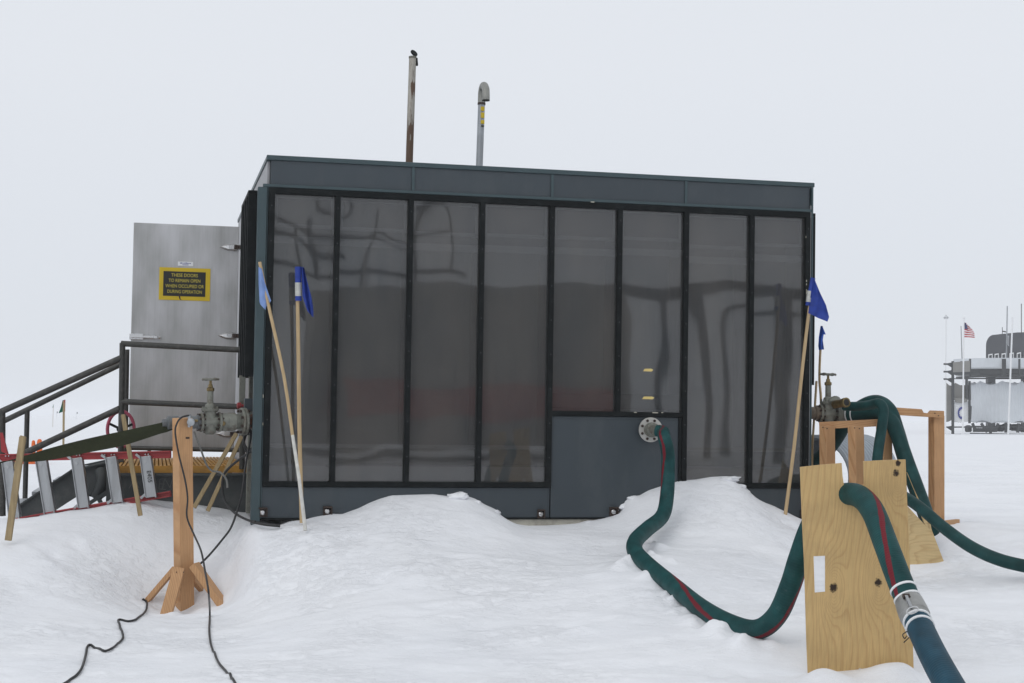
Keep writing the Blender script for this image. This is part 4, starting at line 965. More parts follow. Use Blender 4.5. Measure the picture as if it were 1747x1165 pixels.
# ------------------------------------------------------------------ cables
def cable(pts, r, label, k=8, m='cable', jit=0, cat='cable', group='black cables in the snow'):
    pts = [Vector(p) for p in pts]
    sp_ = smoothpath(pts, k)
    for p in sp_:
        h = SN.ray_cast(Vector((p.x, p.y, 5)), Vector((0, 0, -1)))
        if h[0] and p.z < h[0].z + r*.9 and p.y < 12: p.z = h[0].z + r*.9
    o = MB().tube(sp_, r, 8).build('cable', M[m], smooth=True); rebase(o, pts[0])
    return tag(o, label, cat, group)
def onsnow(px, py, off=.004):
    o_ = Vector((0, 0, EYE)); d_ = (P(px, py, 10) - o_).normalized(); h = SN.ray_cast(o_, d_)
    return h[0] + Z3*off - d_*.01 if h[0] else P(px, py, 10)
cable([P(325, 708, 11.95), P(310, 712, 11.90), P(302, 722, 11.88), P(299, 738, 11.87), P(305, 775, 11.87), P(316, 820, 11.87), P(320, 850, 11.87), P(319, 882, 11.87), P(331, 912, 11.8), P(343, 940, 11.4), P(350, 975, 11.0), P(356, 1012, 10.6), onsnow(358, 1050), onsnow(357, 1078), onsnow(361, 1105), onsnow(372, 1130), onsnow(385, 1146), onsnow(402, 1168), onsnow(430, 1190)], .0075, 'thin black cable hanging down the front of the timber post onto the snow')
cable([P(337, 966, 12.1), P(356, 948, 12.1), P(378, 922, 12.15), P(394, 900, 12.2), P(405, 870, 12.3), P(413, 840, 12.3), P(418, 800, 12.35), P(423, 770, 12.4), P(428, 745, 12.45), P(425, 728, 12.5)], .0085, 'black cable dropping from the shelter corner to behind the timber post')
zz = [(243, 1023), (250, 1028), (250, 1040), (243, 1050), (232, 1058), (218, 1061), (202, 1058.5)], [(202, 1058.5), (205, 1072), (210, 1088), (203, 1098), (192, 1107), (178, 1112), (162, 1107), (150, 1103)], [(150, 1103), (146, 1120), (140, 1140), (131, 1153), (116, 1164), (90, 1180)]
pts = []
for seg in zz: pts += [onsnow(x, y, .006) for x, y in seg]
pp = [];
for i, p in enumerate(pts):
    if i and (p - pts[i-1]).length < 1e-4: continue
    pp.append(p)
cable(pp, .008, 'kinked black cable zigzagging over the snow at bottom left', k=4)
cable([P(436, 890, 12.1), P(425, 888, 12.2), P(402, 876, 12.45), P(384, 855, 12.6), P(379, 830, 12.65), P(383, 808, 12.65), P(400, 790, 12.6), P(425, 772, 12.5), P(432, 764, 12.45)], .0105, 'thick black cable looping beside the lower left corner of the shelter')
cable([P(430, 890, 12.15), P(450, 894, 12.05), P(478, 897, 12.05)], .014, 'short thick black cable along the foot of the shelter at its left corner', k=6)
cable([P(331, 736, 12.2), P(342, 765, 12.2), P(352, 792, 12.25), P(362, 803, 12.3), P(376, 806, 12.3), P(386, 818, 12.3), P(388, 832, 12.3)], .008, 'grey cable drooping from the left valve across the yellow deck', m='cableg')
for i, (x, y) in enumerate([(425, 750)]):
    for j in range(5):
        ptsj = [P(x + 9*math.cos(t)+random.uniform(-1.5, 1.5), y + 16*math.sin(t) + j*1.6, 12.52 + .012*j) for t in [k*2*math.pi/14 for k in range(15)]]
        if j == 0: cb = MB()
        cb.tube(smoothpath(ptsj, 3), .0075, 6)
    o = cb.build('cable_coil', M['cable'], smooth=True); rebase(o, P(x, y, 12.5)); tag(o, 'small coil of black cable hanging under the left wall flange', 'cable')
# ------------------------------------------------------------------ marker flags
def pole(root, pts, r0, r1, m='pole', name='pole'):
    ps = [P(*q) for q in pts]; return MB().tube(smoothpath(ps, 6), lerps([r0, r1], (len(ps)-1)*6+1), 8).build(name, M[m], root, smooth=True)
f1 = thing('marker_flag', 'faded pale blue flag drooping on a leaning pole with a whitewashed lower half', 'flag', P(521, 885, 11.9), 'blue marker flags round the shelter')
pole(f1, [(443, 447, 12.15), (459, 525, 12.1), (484, 640, 12.0), (499, 742, 11.95)], .013, .013)
pole(f1, [(499, 742, 11.95), (510, 815, 11.9), (519, 888, 11.9), (521, 905, 11.88)], .013, .016, 'stakewhite', 'painted_end')
MB().cloth(PP([(441, 455), (441, 480), (443, 518), (451, 527)], 12.12), PP([(446, 458), (451, 480), (458, 500), (463, 513)], 12.09), .003, .012, 8, 14, freq=1.2).build('flag_cloth', M['lblue'], f1, smooth=True)
MB().cloth(PP([(443, 512), (446, 522), (450, 524)], 12.11), PP([(454, 512), (454, 522), (452.5, 529)], 12.1), .003, .006, 5, 8, freq=1).build('flag_cloth', M['lblue'], f1, smooth=True)
f2 = thing('marker_flag', 'royal blue flag with silver tape on an upright pole before the first pane', 'flag', P(515, 886, 12.1), 'blue marker flags round the shelter')
pole(f2, [(507, 456, 12.15), (509, 600, 12.15), (511, 740, 12.12), (515, 892, 12.1)], .0145, .0175)
MB().tube(PP([(508.6, 455), (509.2, 513)], 12.15), .026, 12).build('flag_sleeve', M['blue'], f2, smooth=True)
MB().tube(PP([(509, 482), (509.2, 505)], 12.15), .0275, 12).build('tape_band', M['tape'], f2, smooth=True)
MB().cloth(PP([(514, 455), (515, 480), (516, 505), (524, 530), (529, 536)], 12.13), PP([(519, 456), (524, 478), (531, 505), (534, 525), (534, 541)], 12.12), .003, .022, 10, 18, freq=1.6).build('flag_cloth', M['blue'], f2, smooth=True)
f3 = thing('marker_flag', 'royal blue flag spread on a leaning pole before the last pane on the right', 'flag', P(1340, 880, 13.0), 'blue marker flags round the shelter')
pole(f3, [(1387, 475, 13.1), (1372, 600, 13.1), (1355, 760, 13.05), (1339, 884, 13.0)], .0135, .016)
MB().tube(PP([(1387, 474), (1378, 521)], 13.1), .021, 12).build('flag_sleeve', M['blue'], f3, smooth=True)
MB().tube(PP([(1381.5, 496), (1379, 515)], 13.1), .0225, 12).build('tape_band', M['tape'], f3, smooth=True)
MB().cloth(PP([(1385, 473), (1383, 500), (1379, 534)], 13.09), PP([(1390, 475), (1400, 500), (1409, 520), (1414, 541), (1411, 549)], 13.04), .003, .016, 12, 16, freq=1.2).build('flag_cloth', M['blue'], f3, smooth=True)
f4 = thing('marker_flag', 'torn blue flag fluttering on a pole behind the right end of the shelter', 'flag', P(1393, 890, 14.6), 'blue marker flags round the shelter')
pole(f4, [(1402, 556, 14.3), (1398, 640, 14.3), (1401, 700, 14.3), (1401, 900, 14.3)], .011, .013)
MB().cloth(PP([(1400, 556), (1397, 575), (1396, 590), (1397, 597)], 14.28), PP([(1403, 556), (1406, 568), (1404, 580), (1406, 596)], 14.26), .003, .008, 6, 12, freq=1).build('flag_cloth', M['rblue'], f4, smooth=True)
MB().cloth(PP([(1401, 556), (1400, 570)], 14.27), PP([(1403, 556), (1409, 570.5)], 14.25), .003, .004, 6, 6, freq=1).build('flag_cloth', M['rblue'], f4, smooth=True)
o = MB().tube(PP([(1393, 650), (1386, 760), (1383, 900)], 14.0), .011, 8).build('bamboo_stick', M['pole'], smooth=True); rebase(o, P(1383, 900, 14)); tag(o, 'bare bamboo stick standing behind the right gate valve', 'stick')
# ------------------------------------------------------------------ right side timber stand
ts = thing('pipe_stand', 'three-legged timber stand under the right gate valve and hoses', 'stand', P(1450, 905, 13.2))
for (x0, x1, yt, d) in ((1411, 1413, 727, 13.35), (1460, 1464, 727, 13.1), (1508, 1511, 716, 13.25)):
    a = P(x0, yt, d); b_ = P(x1, 925, d); MB().bar(a, b_, .105, .09, side=(.85, .5, 0)).build('leg', M['lum'], ts, bevel=.004)
MB().bar(P(1398, 726, 13.45), P(1519, 720, 13.3), .09, .062, side=(0, 1, 0)).build('cross_beam', M['lumx'], ts, bevel=.004)
t2 = thing('hose_trestle', 'timber trestle with a notched top bar, right of the hoses', 'trestle', P(1597, 895, 13.6), None)
nb_ = [(1500, 693), (1573, 698), (1576, 704), (1584, 705), (1588, 700), (1611, 701), (1611, 713), (1595, 712), (1500, 706)]
MB().plate([nb_], .045, lambda p: P(p[0], p[1], 13.52), nrm=(0, 1, 0)).build('top_bar', M['lumx'], t2, bevel=.003)
MB().bar(P(1597.5, 709, 13.62), P(1597.5, 905, 13.62), .115, .085, side=(.92, .4, 0)).build('leg', M['lum'], t2, bevel=.004)
MB().bar(P(1508, 700, 13.66), P(1508, 925, 13.66), .09, .085, side=(.92, .4, 0)).build('leg', M['lum'], t2, bevel=.004)
MB().bar(P(1592, 899, 13.35), P(1634, 894, 13.75), .09, .04, side=(0, 0, 1)).build('foot', M['lumx'], t2, bevel=.003)
for (px, py, d, rt_) in ((1404, 729, 13.28, ts), (1411, 731, 13.28, ts), (1458, 730, 13.0, ts), (1466, 731, 13.0, ts), (1595, 705, 13.47, t2), (1601, 709, 13.47, t2)):
    q = P(px, py, d); MB().lathe(q, (0, -1, 0), [(0, .006), (.004, .005)], 8).build('nail_head', M['rustdark'], rt_)
# culvert
cu_ = MB(); co = P(1392, 812, 14.6); cax = Vector((.50, .86, .0)).normalized()
prof = []
for k in range(96):
    prof.append((k*.0165, .37 + .030*math.sin(k*math.pi/3.0)))
cu_.lathe(co - cax*.15, cax, prof, 40)
cu_.f = cu_.f[:-2]; cu_.m = cu_.m[:-2]
cv = thing('corrugated_culvert', 'big galvanised corrugated pipe lying in the snow behind the timber stand', 'culvert', co - Z3*.34)
cu_.build('corrugated_shell', M['culv'], cv, smooth=True)
er = MB(); A_ = cax.orthogonal().normalized(); B_ = cax.cross(A_)
er.lathe(co - cax*.155 + cax*96*.0165, cax, [(0, .375), (.03, .38), (.032, .362), (0.0, .358)], 40); er.f = er.f[:-2]; er.m = er.m[:-2]; er.build('end_ring', M['galv'], cv, smooth=True)
# ------------------------------------------------------------------ plywood boards
PB = 8.8
pc = P(1463, 1150, PB)
kk = [P(1422, 1003, PB), P(1497, 993, PB), P(1527, 806, PB), P(1530, 790, PB)]
plym = wood_mat('plywood_face', (.53, .365, .165), (.41, .245, .10), 27., 'Z', knots=[(k_.x-pc.x, k_.z-pc.z, s_) for k_, s_ in zip(kk, (.020, .018, .016, .013))], ring=3, contrast=.5, fine=.9)
pw = MB()
outl = [(1365, 797), (1400, 793), (1436, 790), (1437.5, 812), (1440, 828), (1448, 836), (1462, 834), (1474, 826), (1473, 787), (1510, 785), (1545, 784), (1548, 860), (1553, 980), (1557, 1080), (1560, 1185), (1470, 1190), (1380, 1190), (1376, 1100), (1372, 960), (1368, 880)]
h1 = [(1388, 949), (1408, 948), (1408, 1010), (1390, 1011.5)]; h2 = [(1518, 955), (1528, 955), (1529, 1003), (1519, 1003)]
h3 = [(1467.5 + 4.8*math.cos(t), 1145 + 5*math.sin(t)) for t in [k*2*math.pi/14 for k in range(14)]]
pln = Vector((.08, .99, .06)).normalized()
def toply(p, d=PB):
    o_ = P(1463, 1150, d); a_ = Vector((0, 0, EYE)); b__ = P(p[0], p[1], 8); t_ = (o_-a_).dot(pln)/((b__-a_).dot(pln)); return a_+(b__-a_)*t_
pw.plate([outl, h1, h2, h3], .016, toply, nrm=pln)
o = pw.build('plywood_board', plym); rebase(o, pc); tag(o, 'large upright plywood sheet with dark knots and cut slots, in front of the hoses', 'plywood board')
pc2 = P(1580, 962, 12.4)
kk2 = [P(1520, 900, 12.4)]
ply2 = wood_mat('plywood_face_far', (.58, .43, .22), (.44, .28, .13), 9., 'X', knots=[(k_.x-pc2.x, k_.z-pc2.z, .03) for k_ in kk2], ring=4, contrast=.6)
q2 = [(1490, 800), (1548, 806), (1560, 835), (1582, 884), (1617, 975), (1557, 985), (1490, 990)]
hh2 = [(1568, 868), (1573, 868), (1588, 895), (1589, 902), (1584, 902), (1578, 895)]
pn2 = Vector((-.1, .95, -.18)).normalized()
def toply2(p):
    o_ = pc2; a_ = Vector((0, 0, EYE)); b__ = P(p[0], p[1], 8); t_ = (o_-a_).dot(pn2)/((b__-a_).dot(pn2)); return a_+(b__-a_)*t_
pw = MB().plate([q2, hh2], .016, toply2, nrm=pn2)
o = pw.build('plywood_board', ply2); rebase(o, pc2); tag(o, 'slant-edged plywood sheet leaning behind the large board, with a slotted handhole', 'plywood board')
# ------------------------------------------------------------------ hoses
def hose(name, pts, rs, m, label, grp='green fuel hoses', k=10, base=None):
    ps = smoothpath([P(*p) if not isinstance(p, Vector) else p for p in pts], k)
    r = thing(name, label, 'hose', base or ps[0], grp)
    MB().tube(ps, lerps(rs, len(ps)), 20).build('hose_tube', M[m], r, smooth=True)
    return r, ps
fcW = MM @ Vector((fc.x+.015, -.185, fc.z-.005))
hp = [fcW, MM @ Vector((fc.x+.05, -.25, fc.z-.015)), P(1133, 746, 12.48), P(1138, 764, 12.45), P(1140, 790, 12.5), P(1138, 845, 12.42), P(1130, 880, 12.25), P(1105, 902, 11.9), P(1085, 922, 11.55), P(1084, 941, 11.3), P(1105, 964, 11.0), P(1150, 1001, 10.5), P(1200, 1040, 9.95), P(1250, 1066, 9.6), P(1292, 1074, 9.35), P(1325, 1050, 9.2),
      P(1348, 1000, 9.12), P(1364, 950, 9.1), P(1385, 895, 9.1), P(1415, 856, 9.05), P(1443, 843, 8.85), P(1468, 848, 8.68), P(1490, 874, 8.5), P(1512, 930, 8.25), P(1534, 988, 8.05), P(1550, 1026, 7.95)]
h1_, ps1 = hose('fuel_hose', hp, [.050, .056, .060, .063, .063, .064, .066, .068], 'ghose', 'green hose with red stripe from the front flange, looping through the notched plywood')
for t in (0, 1):
    pass
# clamps near the coupling
def band(root, ps, s, r, wd, m, name='band'):
    L_ = 0; 
    for i in range(1, len(ps)):
        dl_ = (ps[i]-ps[i-1]).length
        if L_ + dl_ >= s:
            c = ps[i-1].lerp(ps[i], (s-L_)/dl_); d = (ps[i]-ps[i-1]).normalized()
            MB().lathe(c - d*wd/2, d, [(0, r), (wd*.1, r+.002), (wd*.9, r+.002), (wd, r)], 24).build(name, m, root, smooth=True); return c, d
        L_ += dl_
    return ps[-1], (ps[-1]-ps[-2]).normalized()
Ltot = sum((ps1[i]-ps1[i-1]).length for i in range(1, len(ps1)))
for s_ in (Ltot-.02, Ltot-.075): band(h1_, ps1, s_, .0695, .014, M['white'], 'hose_clamp')
cst, cdr = ps1[-1], (ps1[-1]-ps1[-2]).normalized()
fit = thing('cam_coupling', 'grey cam-lock coupling joining the green hose to the blue hose', 'coupling', cst)
cdr2 = (P(1572, 1076, 7.72) - cst).normalized()
MB().lathe(cst, cdr2, [(0, .066), (.008, .071), (.014, .069), (.016, .074), (.09, .078), (.135, .078), (.14, .073), (.165, .07)], 28).build('coupling_body', mat('coupling_alloy', (.30, .30, .29), .45, .6, .15, 20.), fit, smooth=True)
fn = (Vector((0, 0, EYE)) - cst).normalized(); fn = (fn - cdr2*fn.dot(cdr2)).normalized()
q = cst + cdr2*.055 + fn*.082; lv = MB(); lv.bar(q, q + cdr2*.11 + fn*.006, .016, .012, side=(1, 0, 0)); lv.build('cam_lever', M['alu'], fit, bevel=.002)
sl = MB(); sl.bar(q - cdr2*.014 - fn*.004, q + cdr2*.014 - fn*.004, .036, .016, side=(1, 0, 0)); sl.build('cam_pivot', M['rustdark'], fit)
rc = q + cdr2*.135 + fn*.006; a1 = cdr2; a2 = cdr2.cross(fn)
MB().tube([rc + a1*math.cos(t)*.026 + a2*math.sin(t)*.03 for t in [2*math.pi*k/18 for k in range(18)]], .0035, 6, closed=True).build('pull_ring', M['steel'], fit, smooth=True)
be = cst + cdr2*.15
bp_ = [be, P(1575, 1082, 7.68), P(1590, 1114, 7.5), P(1612, 1155, 7.3), P(1640, 1200, 7.1), P(1690, 1260, 6.8)]
last = P(1690, 1260, 6.8); bp_ += [Vector((last.x+.35, last.y-.25, max(.09, last.z-.1))), Vector((last.x+1.0, last.y-.4, .08)), Vector((last.x+2.2, last.y-.5, .08))]
h2_, ps2 = hose('fuel_hose', bp_, [.068, .071, .072, .072], 'bhose', 'blue hose leading from the coupling out of the picture at bottom right', None)
for s_ in (.03, .085): band(h2_, ps2, s_, .073, .014, M['white'], 'hose_clamp')
wr = MB(); cc_ = ps2[6]; wr.tube(smoothpath([cc_ + Vector((-.07, -.02, -.02)), cc_ + Vector((-.095, -.03, -.035)), cc_ + Vector((-.085, -.03, -.055)), cc_ + Vector((-.075, -.03, -.04))], 4), .003, 6); wr.tube([cc_ + Vector((-.06, -.02, -.05)), cc_ + Vector((-.09, -.03, -.075))], .003, 6); wr.build('wire_end', M['cable'], h2_)
# valve hose, arch hose, thin hose
ve = rc_ + ra*.16
_, ps4 = hose('fuel_hose', [ve, P(1455, 707, RD-.02), P(1480, 706, RD-.1), P(1500, 704, RD-.2), P(1518, 714, RD-.3), P(1531, 742, RD-.38), P(1548, 790, RD-.5), P(1566, 838, RD-.6), P(1583, 885, RD-.75), P(1588, 905, RD-.9)], [.062, .064, .064, .062], 'ghose2', 'green hose from the right valve, bending down beside the trestle')
h4_ = _
for s_ in (.03, .075): band(h4_, ps4, s_, .067, .010, M['white'], 'hose_clamp')
hose('fuel_hose', [P(1372, 800, 14.3), P(1392, 786, 14.1), P(1420, 758, 13.9), P(1447, 716, 13.75), P(1470, 694, 13.6), P(1496, 686, 13.45), P(1517, 700, 13.3), P(1530, 735, 13.25), P(1545, 785, 13.2), P(1562, 830, 13.1), P(1580, 880, 12.9), P(1590, 910, 12.8)], [.062, .064, .066, .066], 'ghose2', 'thick green hose arching highest over the timber stand')
hose('fuel_hose', [P(1440, 693, 13.4), P(1462, 693, 13.3), P(1482, 691, 13.15), P(1499, 688, 13.0), P(1507, 698, 12.97), P(1505, 725, 12.97), P(1499, 765, 12.95), P(1497, 800, 12.9), P(1510, 832, 12.7), P(1540, 846, 12.3), P(1570, 866, 12.0), P(1610, 900, 11.8), P(1655, 932, 11.6), P(1700, 953, 11.45), P(1750, 966, 11.35), P(1850, 985, 11.2), P(2000, 1010, 11.0)], [.040, .044, .047, .050], 'ghose3', 'slim green hose dropping past the timber stand, then running right over the snow')
# ------------------------------------------------------------------ far things, left
def farflag(px, top, base, d, label, r=.012, cl=True, lean=0):
    t = thing('route_flag', label, 'flag', P(px, base, d), 'green route flags far off on the left')
    MB().tube([P(px, top, d), P(px-1+lean, base, d)], r, 6).build('pole', M['grey_stake'] if r > .01 else M['cable'], t)
    return t
t = farflag(109, 684, 775, 38, 'green flag with red edge on a wooden pole beyond the stairs', .03)
MB().cloth(PP([(108.5, 682), (108, 702)], 38), PP([(107, 683), (100, 705)], 38), .01, .03, 6, 8).build('flag_cloth', M['green'], t)
MB().cloth(PP([(111.5, 682), (111, 702)], 38), PP([(109, 682), (108.5, 702)], 37.97), .01, .0, 2, 4).build('flag_edge', M['redf'], t)
t = farflag(91, 690, 728, 95, 'tiny distant green flag on a thin pole, left of the nearer green flag', .012)
MB().cloth(PP([(91.5, 690), (91, 696)], 95), PP([(91, 690), (89.3, 695)], 95), .01, .02, 3, 4).build('flag_cloth', M['green'], t)
for i, (x, y, lab) in enumerate(((97, 702, 'dark speck of a flag on the horizon between the two green flags'), (131, 703, 'dark speck of a flag on the horizon right of the green flag'))):
    t = farflag(x, y, y+12, 260, lab, .009)
    MB().cloth(PP([(x, y), (x, y+3)], 260), PP([(x+1.4, y), (x+1.2, y+3)], 260), .02, .02, 3, 4).build('flag_cloth', M['steeld'], t)
sl = thing('cargo_sled', 'low orange sled carrying two orange canisters beyond the stairs', 'sled', P(52, 792, 31))
sb_ = MB(); sb_.box(*(lambda a, b__: ((a.x, a.y-.15, b__.z), (b__.x, a.y+.35, a.z)))(P(28, 783, 31), P(62, 792, 31))); sb_.build('sled_deck', M['orange'], sl, bevel=.02)
for (x, y0, y1, r) in ((57, 751, 786, .04), (67.5, 749, 786, .055)):
    a = P(x, y1, 31); b_ = P(x, y0, 31); MB().lathe(a, b_-a, [(0, r), ((b_-a).length*.8, r), ((b_-a).length*.95, r*.8), ((b_-a).length, r*.4)], 14).build('canister', M['orange'], sl, smooth=True)
# ------------------------------------------------------------------ station, right
SD = 120.
zg = Hs(20, 118)
stn = thing('research_station', 'large dark grey rounded building on the horizon behind the round tower', 'building', P(1740, 735, 140))
def sp3(x, y, d): return P(x, y, d)
x0, x1 = 1682, 1860
sec = []
bl = MB(); dS = 140.
n_ = 14; outl = []
for k in range(n_+1):
    t = math.pi/2*k/n_; outl.append((x0+14-14*math.cos(t), 590-14*math.sin(t) - 5*math.sin(t)))
outl += [(1735, 567), (1800, 565), (1860, 566), (1860, 640), (x0, 640)]
bl.plate([outl], 12., lambda p: P(p[0], p[1], dS), nrm=(.36, .94, 0)); bl.build('hull', M['stat'], stn, smooth=True)
for i, x in enumerate((1690, 1700.5, 1712.5, 1726, 1738.5, 1751)):
    hh = 3 + i*1.1
    wv = [(x-3.4, 607-hh*.55-1), (x+3.4, 606-hh*.6-1), (x+3.4, 617), (x-3.4, 617)]
    f_ = MB().plate([wv, [(x-2.5, 608-hh*.55), (x+2.5, 607-hh*.6), (x+2.5, 616.5), (x-2.5, 616.5)][::-1]], .12, lambda p: P(p[0], p[1], dS-.2), nrm=(0, 1, 0)).build('window_frame', M['white'], stn)
    MB().plate([[(x-2.5, 608-hh*.55), (x+2.5, 607-hh*.6), (x+2.5, 616.5), (x-2.5, 616.5)]], .05, lambda p: P(p[0], p[1], dS-.12), nrm=(0, 1, 0)).build('window_pane', M['glassd'], f_)
MB().tube([P(1742.5, 518, dS), P(1742.5, 575, dS)], .035, 6).build('antenna', M['steeld'], stn)
an = MB(); an.tube([P(1710, 558, dS), P(1710, 572, dS)], .03, 6); an.tube([P(1710, 565, dS), P(1716, 566, dS)], .06, 6); an.build('antenna', M['steeld'], stn)
for (x, h) in ((1690, 640), (1750, 640), (1810, 640)):
    MB().bar(P(x, h, dS+3), P(x, 738, dS+3), .7, .7).build('support_column', M['steeld'], stn)
# tower
tw = thing('round_tower', 'pale round stair tower with a steel balcony ring, in front of the grey building', 'tower', P(1702, 740, 122))
tc_ = P(1703, 740, 123); RT = 48*123/2600
ztp = P(1703, 650, 123).z; zbt = P(1703, 722, 123).z
tb = MB(); N = 96; vs = []; fs = []
for k in range(N):
    t = 2*math.pi*k/N; r = RT + .02*math.cos(k*math.pi)
    sc1 = .22*abs(math.sin(t*4.5)); vs += [Vector((tc_.x+r*math.cos(t), tc_.y+r*math.sin(t), zbt + sc1)), Vector((tc_.x+r*math.cos(t), tc_.y+r*math.sin(t), ztp - .35*abs(math.sin(t*4+.6))))]
for k in range(N): j = (k+1) % N; fs.append((2*k, 2*j, 2*j+1, 2*k+1))
fs.append(tuple(2*k for k in range(N))); fs.append(tuple(2*k+1 for k in range(N))[::-1])
tb.add(vs, fs); tb.build('drum_cladding', M['drum'], tw)
RBx = 73*123/2600.
def ringwall(r0, r1, za, zb__, n=64, cx=None):
    b = MB(); c = cx or tc_
    b.lathe(Vector((c.x, c.y, za)), Z3, [(0, r0), (0, r1), (zb__-za, r1), (zb__-za, r0)], n); b.f = b.f[:-2]; b.m = b.m[:-2]
    o_ = len(b.v)
    for k in range(n): b.f.append([k, (k+1) % n, 3*n+(k+1) % n, 3*n+k]); b.m.append(0)
    return b
ringwall(RBx-.1, RBx, P(1703, 629, 123).z, P(1703, 613, 123).z).build('balcony_band', M['drum'], tw)
ringwall(RT*.4, RBx-.15, P(1703, 640, 123).z, P(1703, 631, 123).z).build('balcony_deck', M['steeld'], tw)
ringwall(RBx-.3, RBx-.2, P(1703, 645, 123).z, P(1703, 642.5, 123).z).build('lower_ring', M['steeld'], tw)
ringwall(RT-.3, RT-.2, P(1703, 729, 123).z, P(1703, 726.5, 123).z).build('foot_ring', M['steeld'], tw)
for (x, w_) in ((1712, 5), (1715, 2), (1739, 3), (1655, 3)):
    a = P(x, 612, 123-RBx-.05); b_ = P(x, 642, 123-RBx-.05); MB().bar(a, b_, w_*.047, .1, side=(1, 0, 0)).build('balcony_post', M['steeld'], tw)
br = MB()
for (a, b_, c, d) in ((1659, 722, 1665, 736), (1674, 722, 1684, 737), (1703, 722, 1698, 736), (1716, 721, 1716, 738), (1738, 722, 1736, 738), (1690, 723, 1690, 740), (1660, 732, 1700, 732), (1660, 735, 1700, 735), (1655, 740, 1747, 742)):
    br.bar(P(a, b_, 121), P(c, d, 121), .18, .15, side=(1, .2, 0) if abs(a-c) < 15 else (0, 0, 1))
br.build('under_bracing', M['steeld'], tw)
for (x, y, rr) in ((1652, 732, .28), (1706, 731, .35), (1718, 729, .45), (1735, 730, .6), (1742, 731, .5)):
    MB().lathe(P(x, y+5, 122), Z3, [(0, rr*.7), (.1, rr), (.45, rr), (.55, rr*.5)], 10).build('equipment_drum', M['steeld'], tw)
# open frame left of the tower
fr_ = thing('steel_frame', 'dark open steel frame with hung tan and white panels, left of the round tower', 'frame', P(1632, 742, 118))
DF_ = 118.
for (x, y0, y1, w_) in ((1625.5, 616, 741, .17), (1649, 645, 680, .17), (1654, 650, 722, .14), (1640, 616, 640, .1)):
    MB().bar(P(x, y0, DF_), P(x, y1, DF_), w_, .2, side=(1, 0, 0)).build('column', M['steeld'], fr_)
for (xa, xb, y, h_) in ((1618, 1700, 646, .07), (1624, 1672, 637, .2), (1613, 1700, 728.5, .1), (1613, 1640, 741, .08)):
    MB().bar(P(xa, y, DF_-.1), P(xb, y, DF_-.1), h_, .1, side=(0, 0, 1)).build('cross_beam', M['steeld'], fr_)
MB().plate([[(1626, 618), (1655, 615), (1655, 634), (1626, 635)]], .1, lambda p: P(p[0], p[1], DF_-.15), nrm=(0, 1, 0)).build('tan_panel', M['tan'], fr_)
MB().plate([[(1615, 653), (1619, 657), (1624, 658), (1624, 716), (1619, 719), (1615, 720)]], .1, lambda p: P(p[0], p[1], DF_+.3), nrm=(0, 1, 0)).build('tan_panel', M['tan'], fr_)
MB().plate([[(1627, 656), (1630, 653), (1638, 657), (1648, 657), (1656, 656), (1657, 682), (1627, 682)]], .1, lambda p: P(p[0], p[1], DF_+.3), nrm=(0, 1, 0)).build('tan_panel', M['tan'], fr_)
MB().plate([[(1627, 679), (1652, 679), (1650, 685), (1641, 688), (1631, 686)]], .1, lambda p: P(p[0], p[1], DF_-.0), nrm=(0, 1, 0)).build('dark_panel', M['tan'], fr_)
wp = MB().plate([[(1627, 684), (1656, 684), (1652, 719), (1640, 721), (1627, 720)]], .1, lambda p: P(p[0], p[1], DF_+.2), nrm=(0, 1, 0)).build('white_panel', M['white'], fr_)
em = MB(); ccx, ccy = 1641, 704.5
pts = [P(ccx + 6.0*math.cos(t), ccy - 9.5*math.sin(t), DF_+.1) for t in [R(68) + R(224)*k/16 for k in range(17)]]
for p, q in zip(pts[:-1], pts[1:]): em.bar(p, q + (q-p)*.15, .1, .02, side=(1, 0, .01))
em = MB(); 
for k in range(16):
    t0 = R(62) + R(236)*k/16; t1 = t0 + R(236)/16*1.02
    q = [(ccx + r_*math.cos(t)*.64, ccy - r_*math.sin(t)) for r_, t in ((10.6, t0), (10.6, t1), (7.2 - (k % 2)*1.0, t1), (7.2 - (k % 2)*1.0, t0))]
    em.plate([q], .02, lambda p: P(p[0], p[1], DF_+.12), nrm=(0, 1, 0))
em.build('blue_emblem', M['emb'], wp)
MB().plate([[(1653, 690), (1658, 693), (1657, 715), (1653, 721)]], .1, lambda p: P(p[0], p[1], DF_-.05), nrm=(0, 1, 0)).build('dark_strut', M['steeld'], fr_)
for y in (620, 633, 646, 728):
    b = MB(); b.add([P(1614, y, DF_-.05), P(1625, y-2, DF_-.05), P(1625, y+8, DF_-.05), P(1614, y+1, DF_+.05), P(1625, y-2, DF_+.05), P(1625, y+8, DF_+.05)], [(0,1,2), (5,4,3), (0,3,4,1), (1,4,5,2), (2,5,3,0)]); b.build('gusset', M['steeld'], fr_)
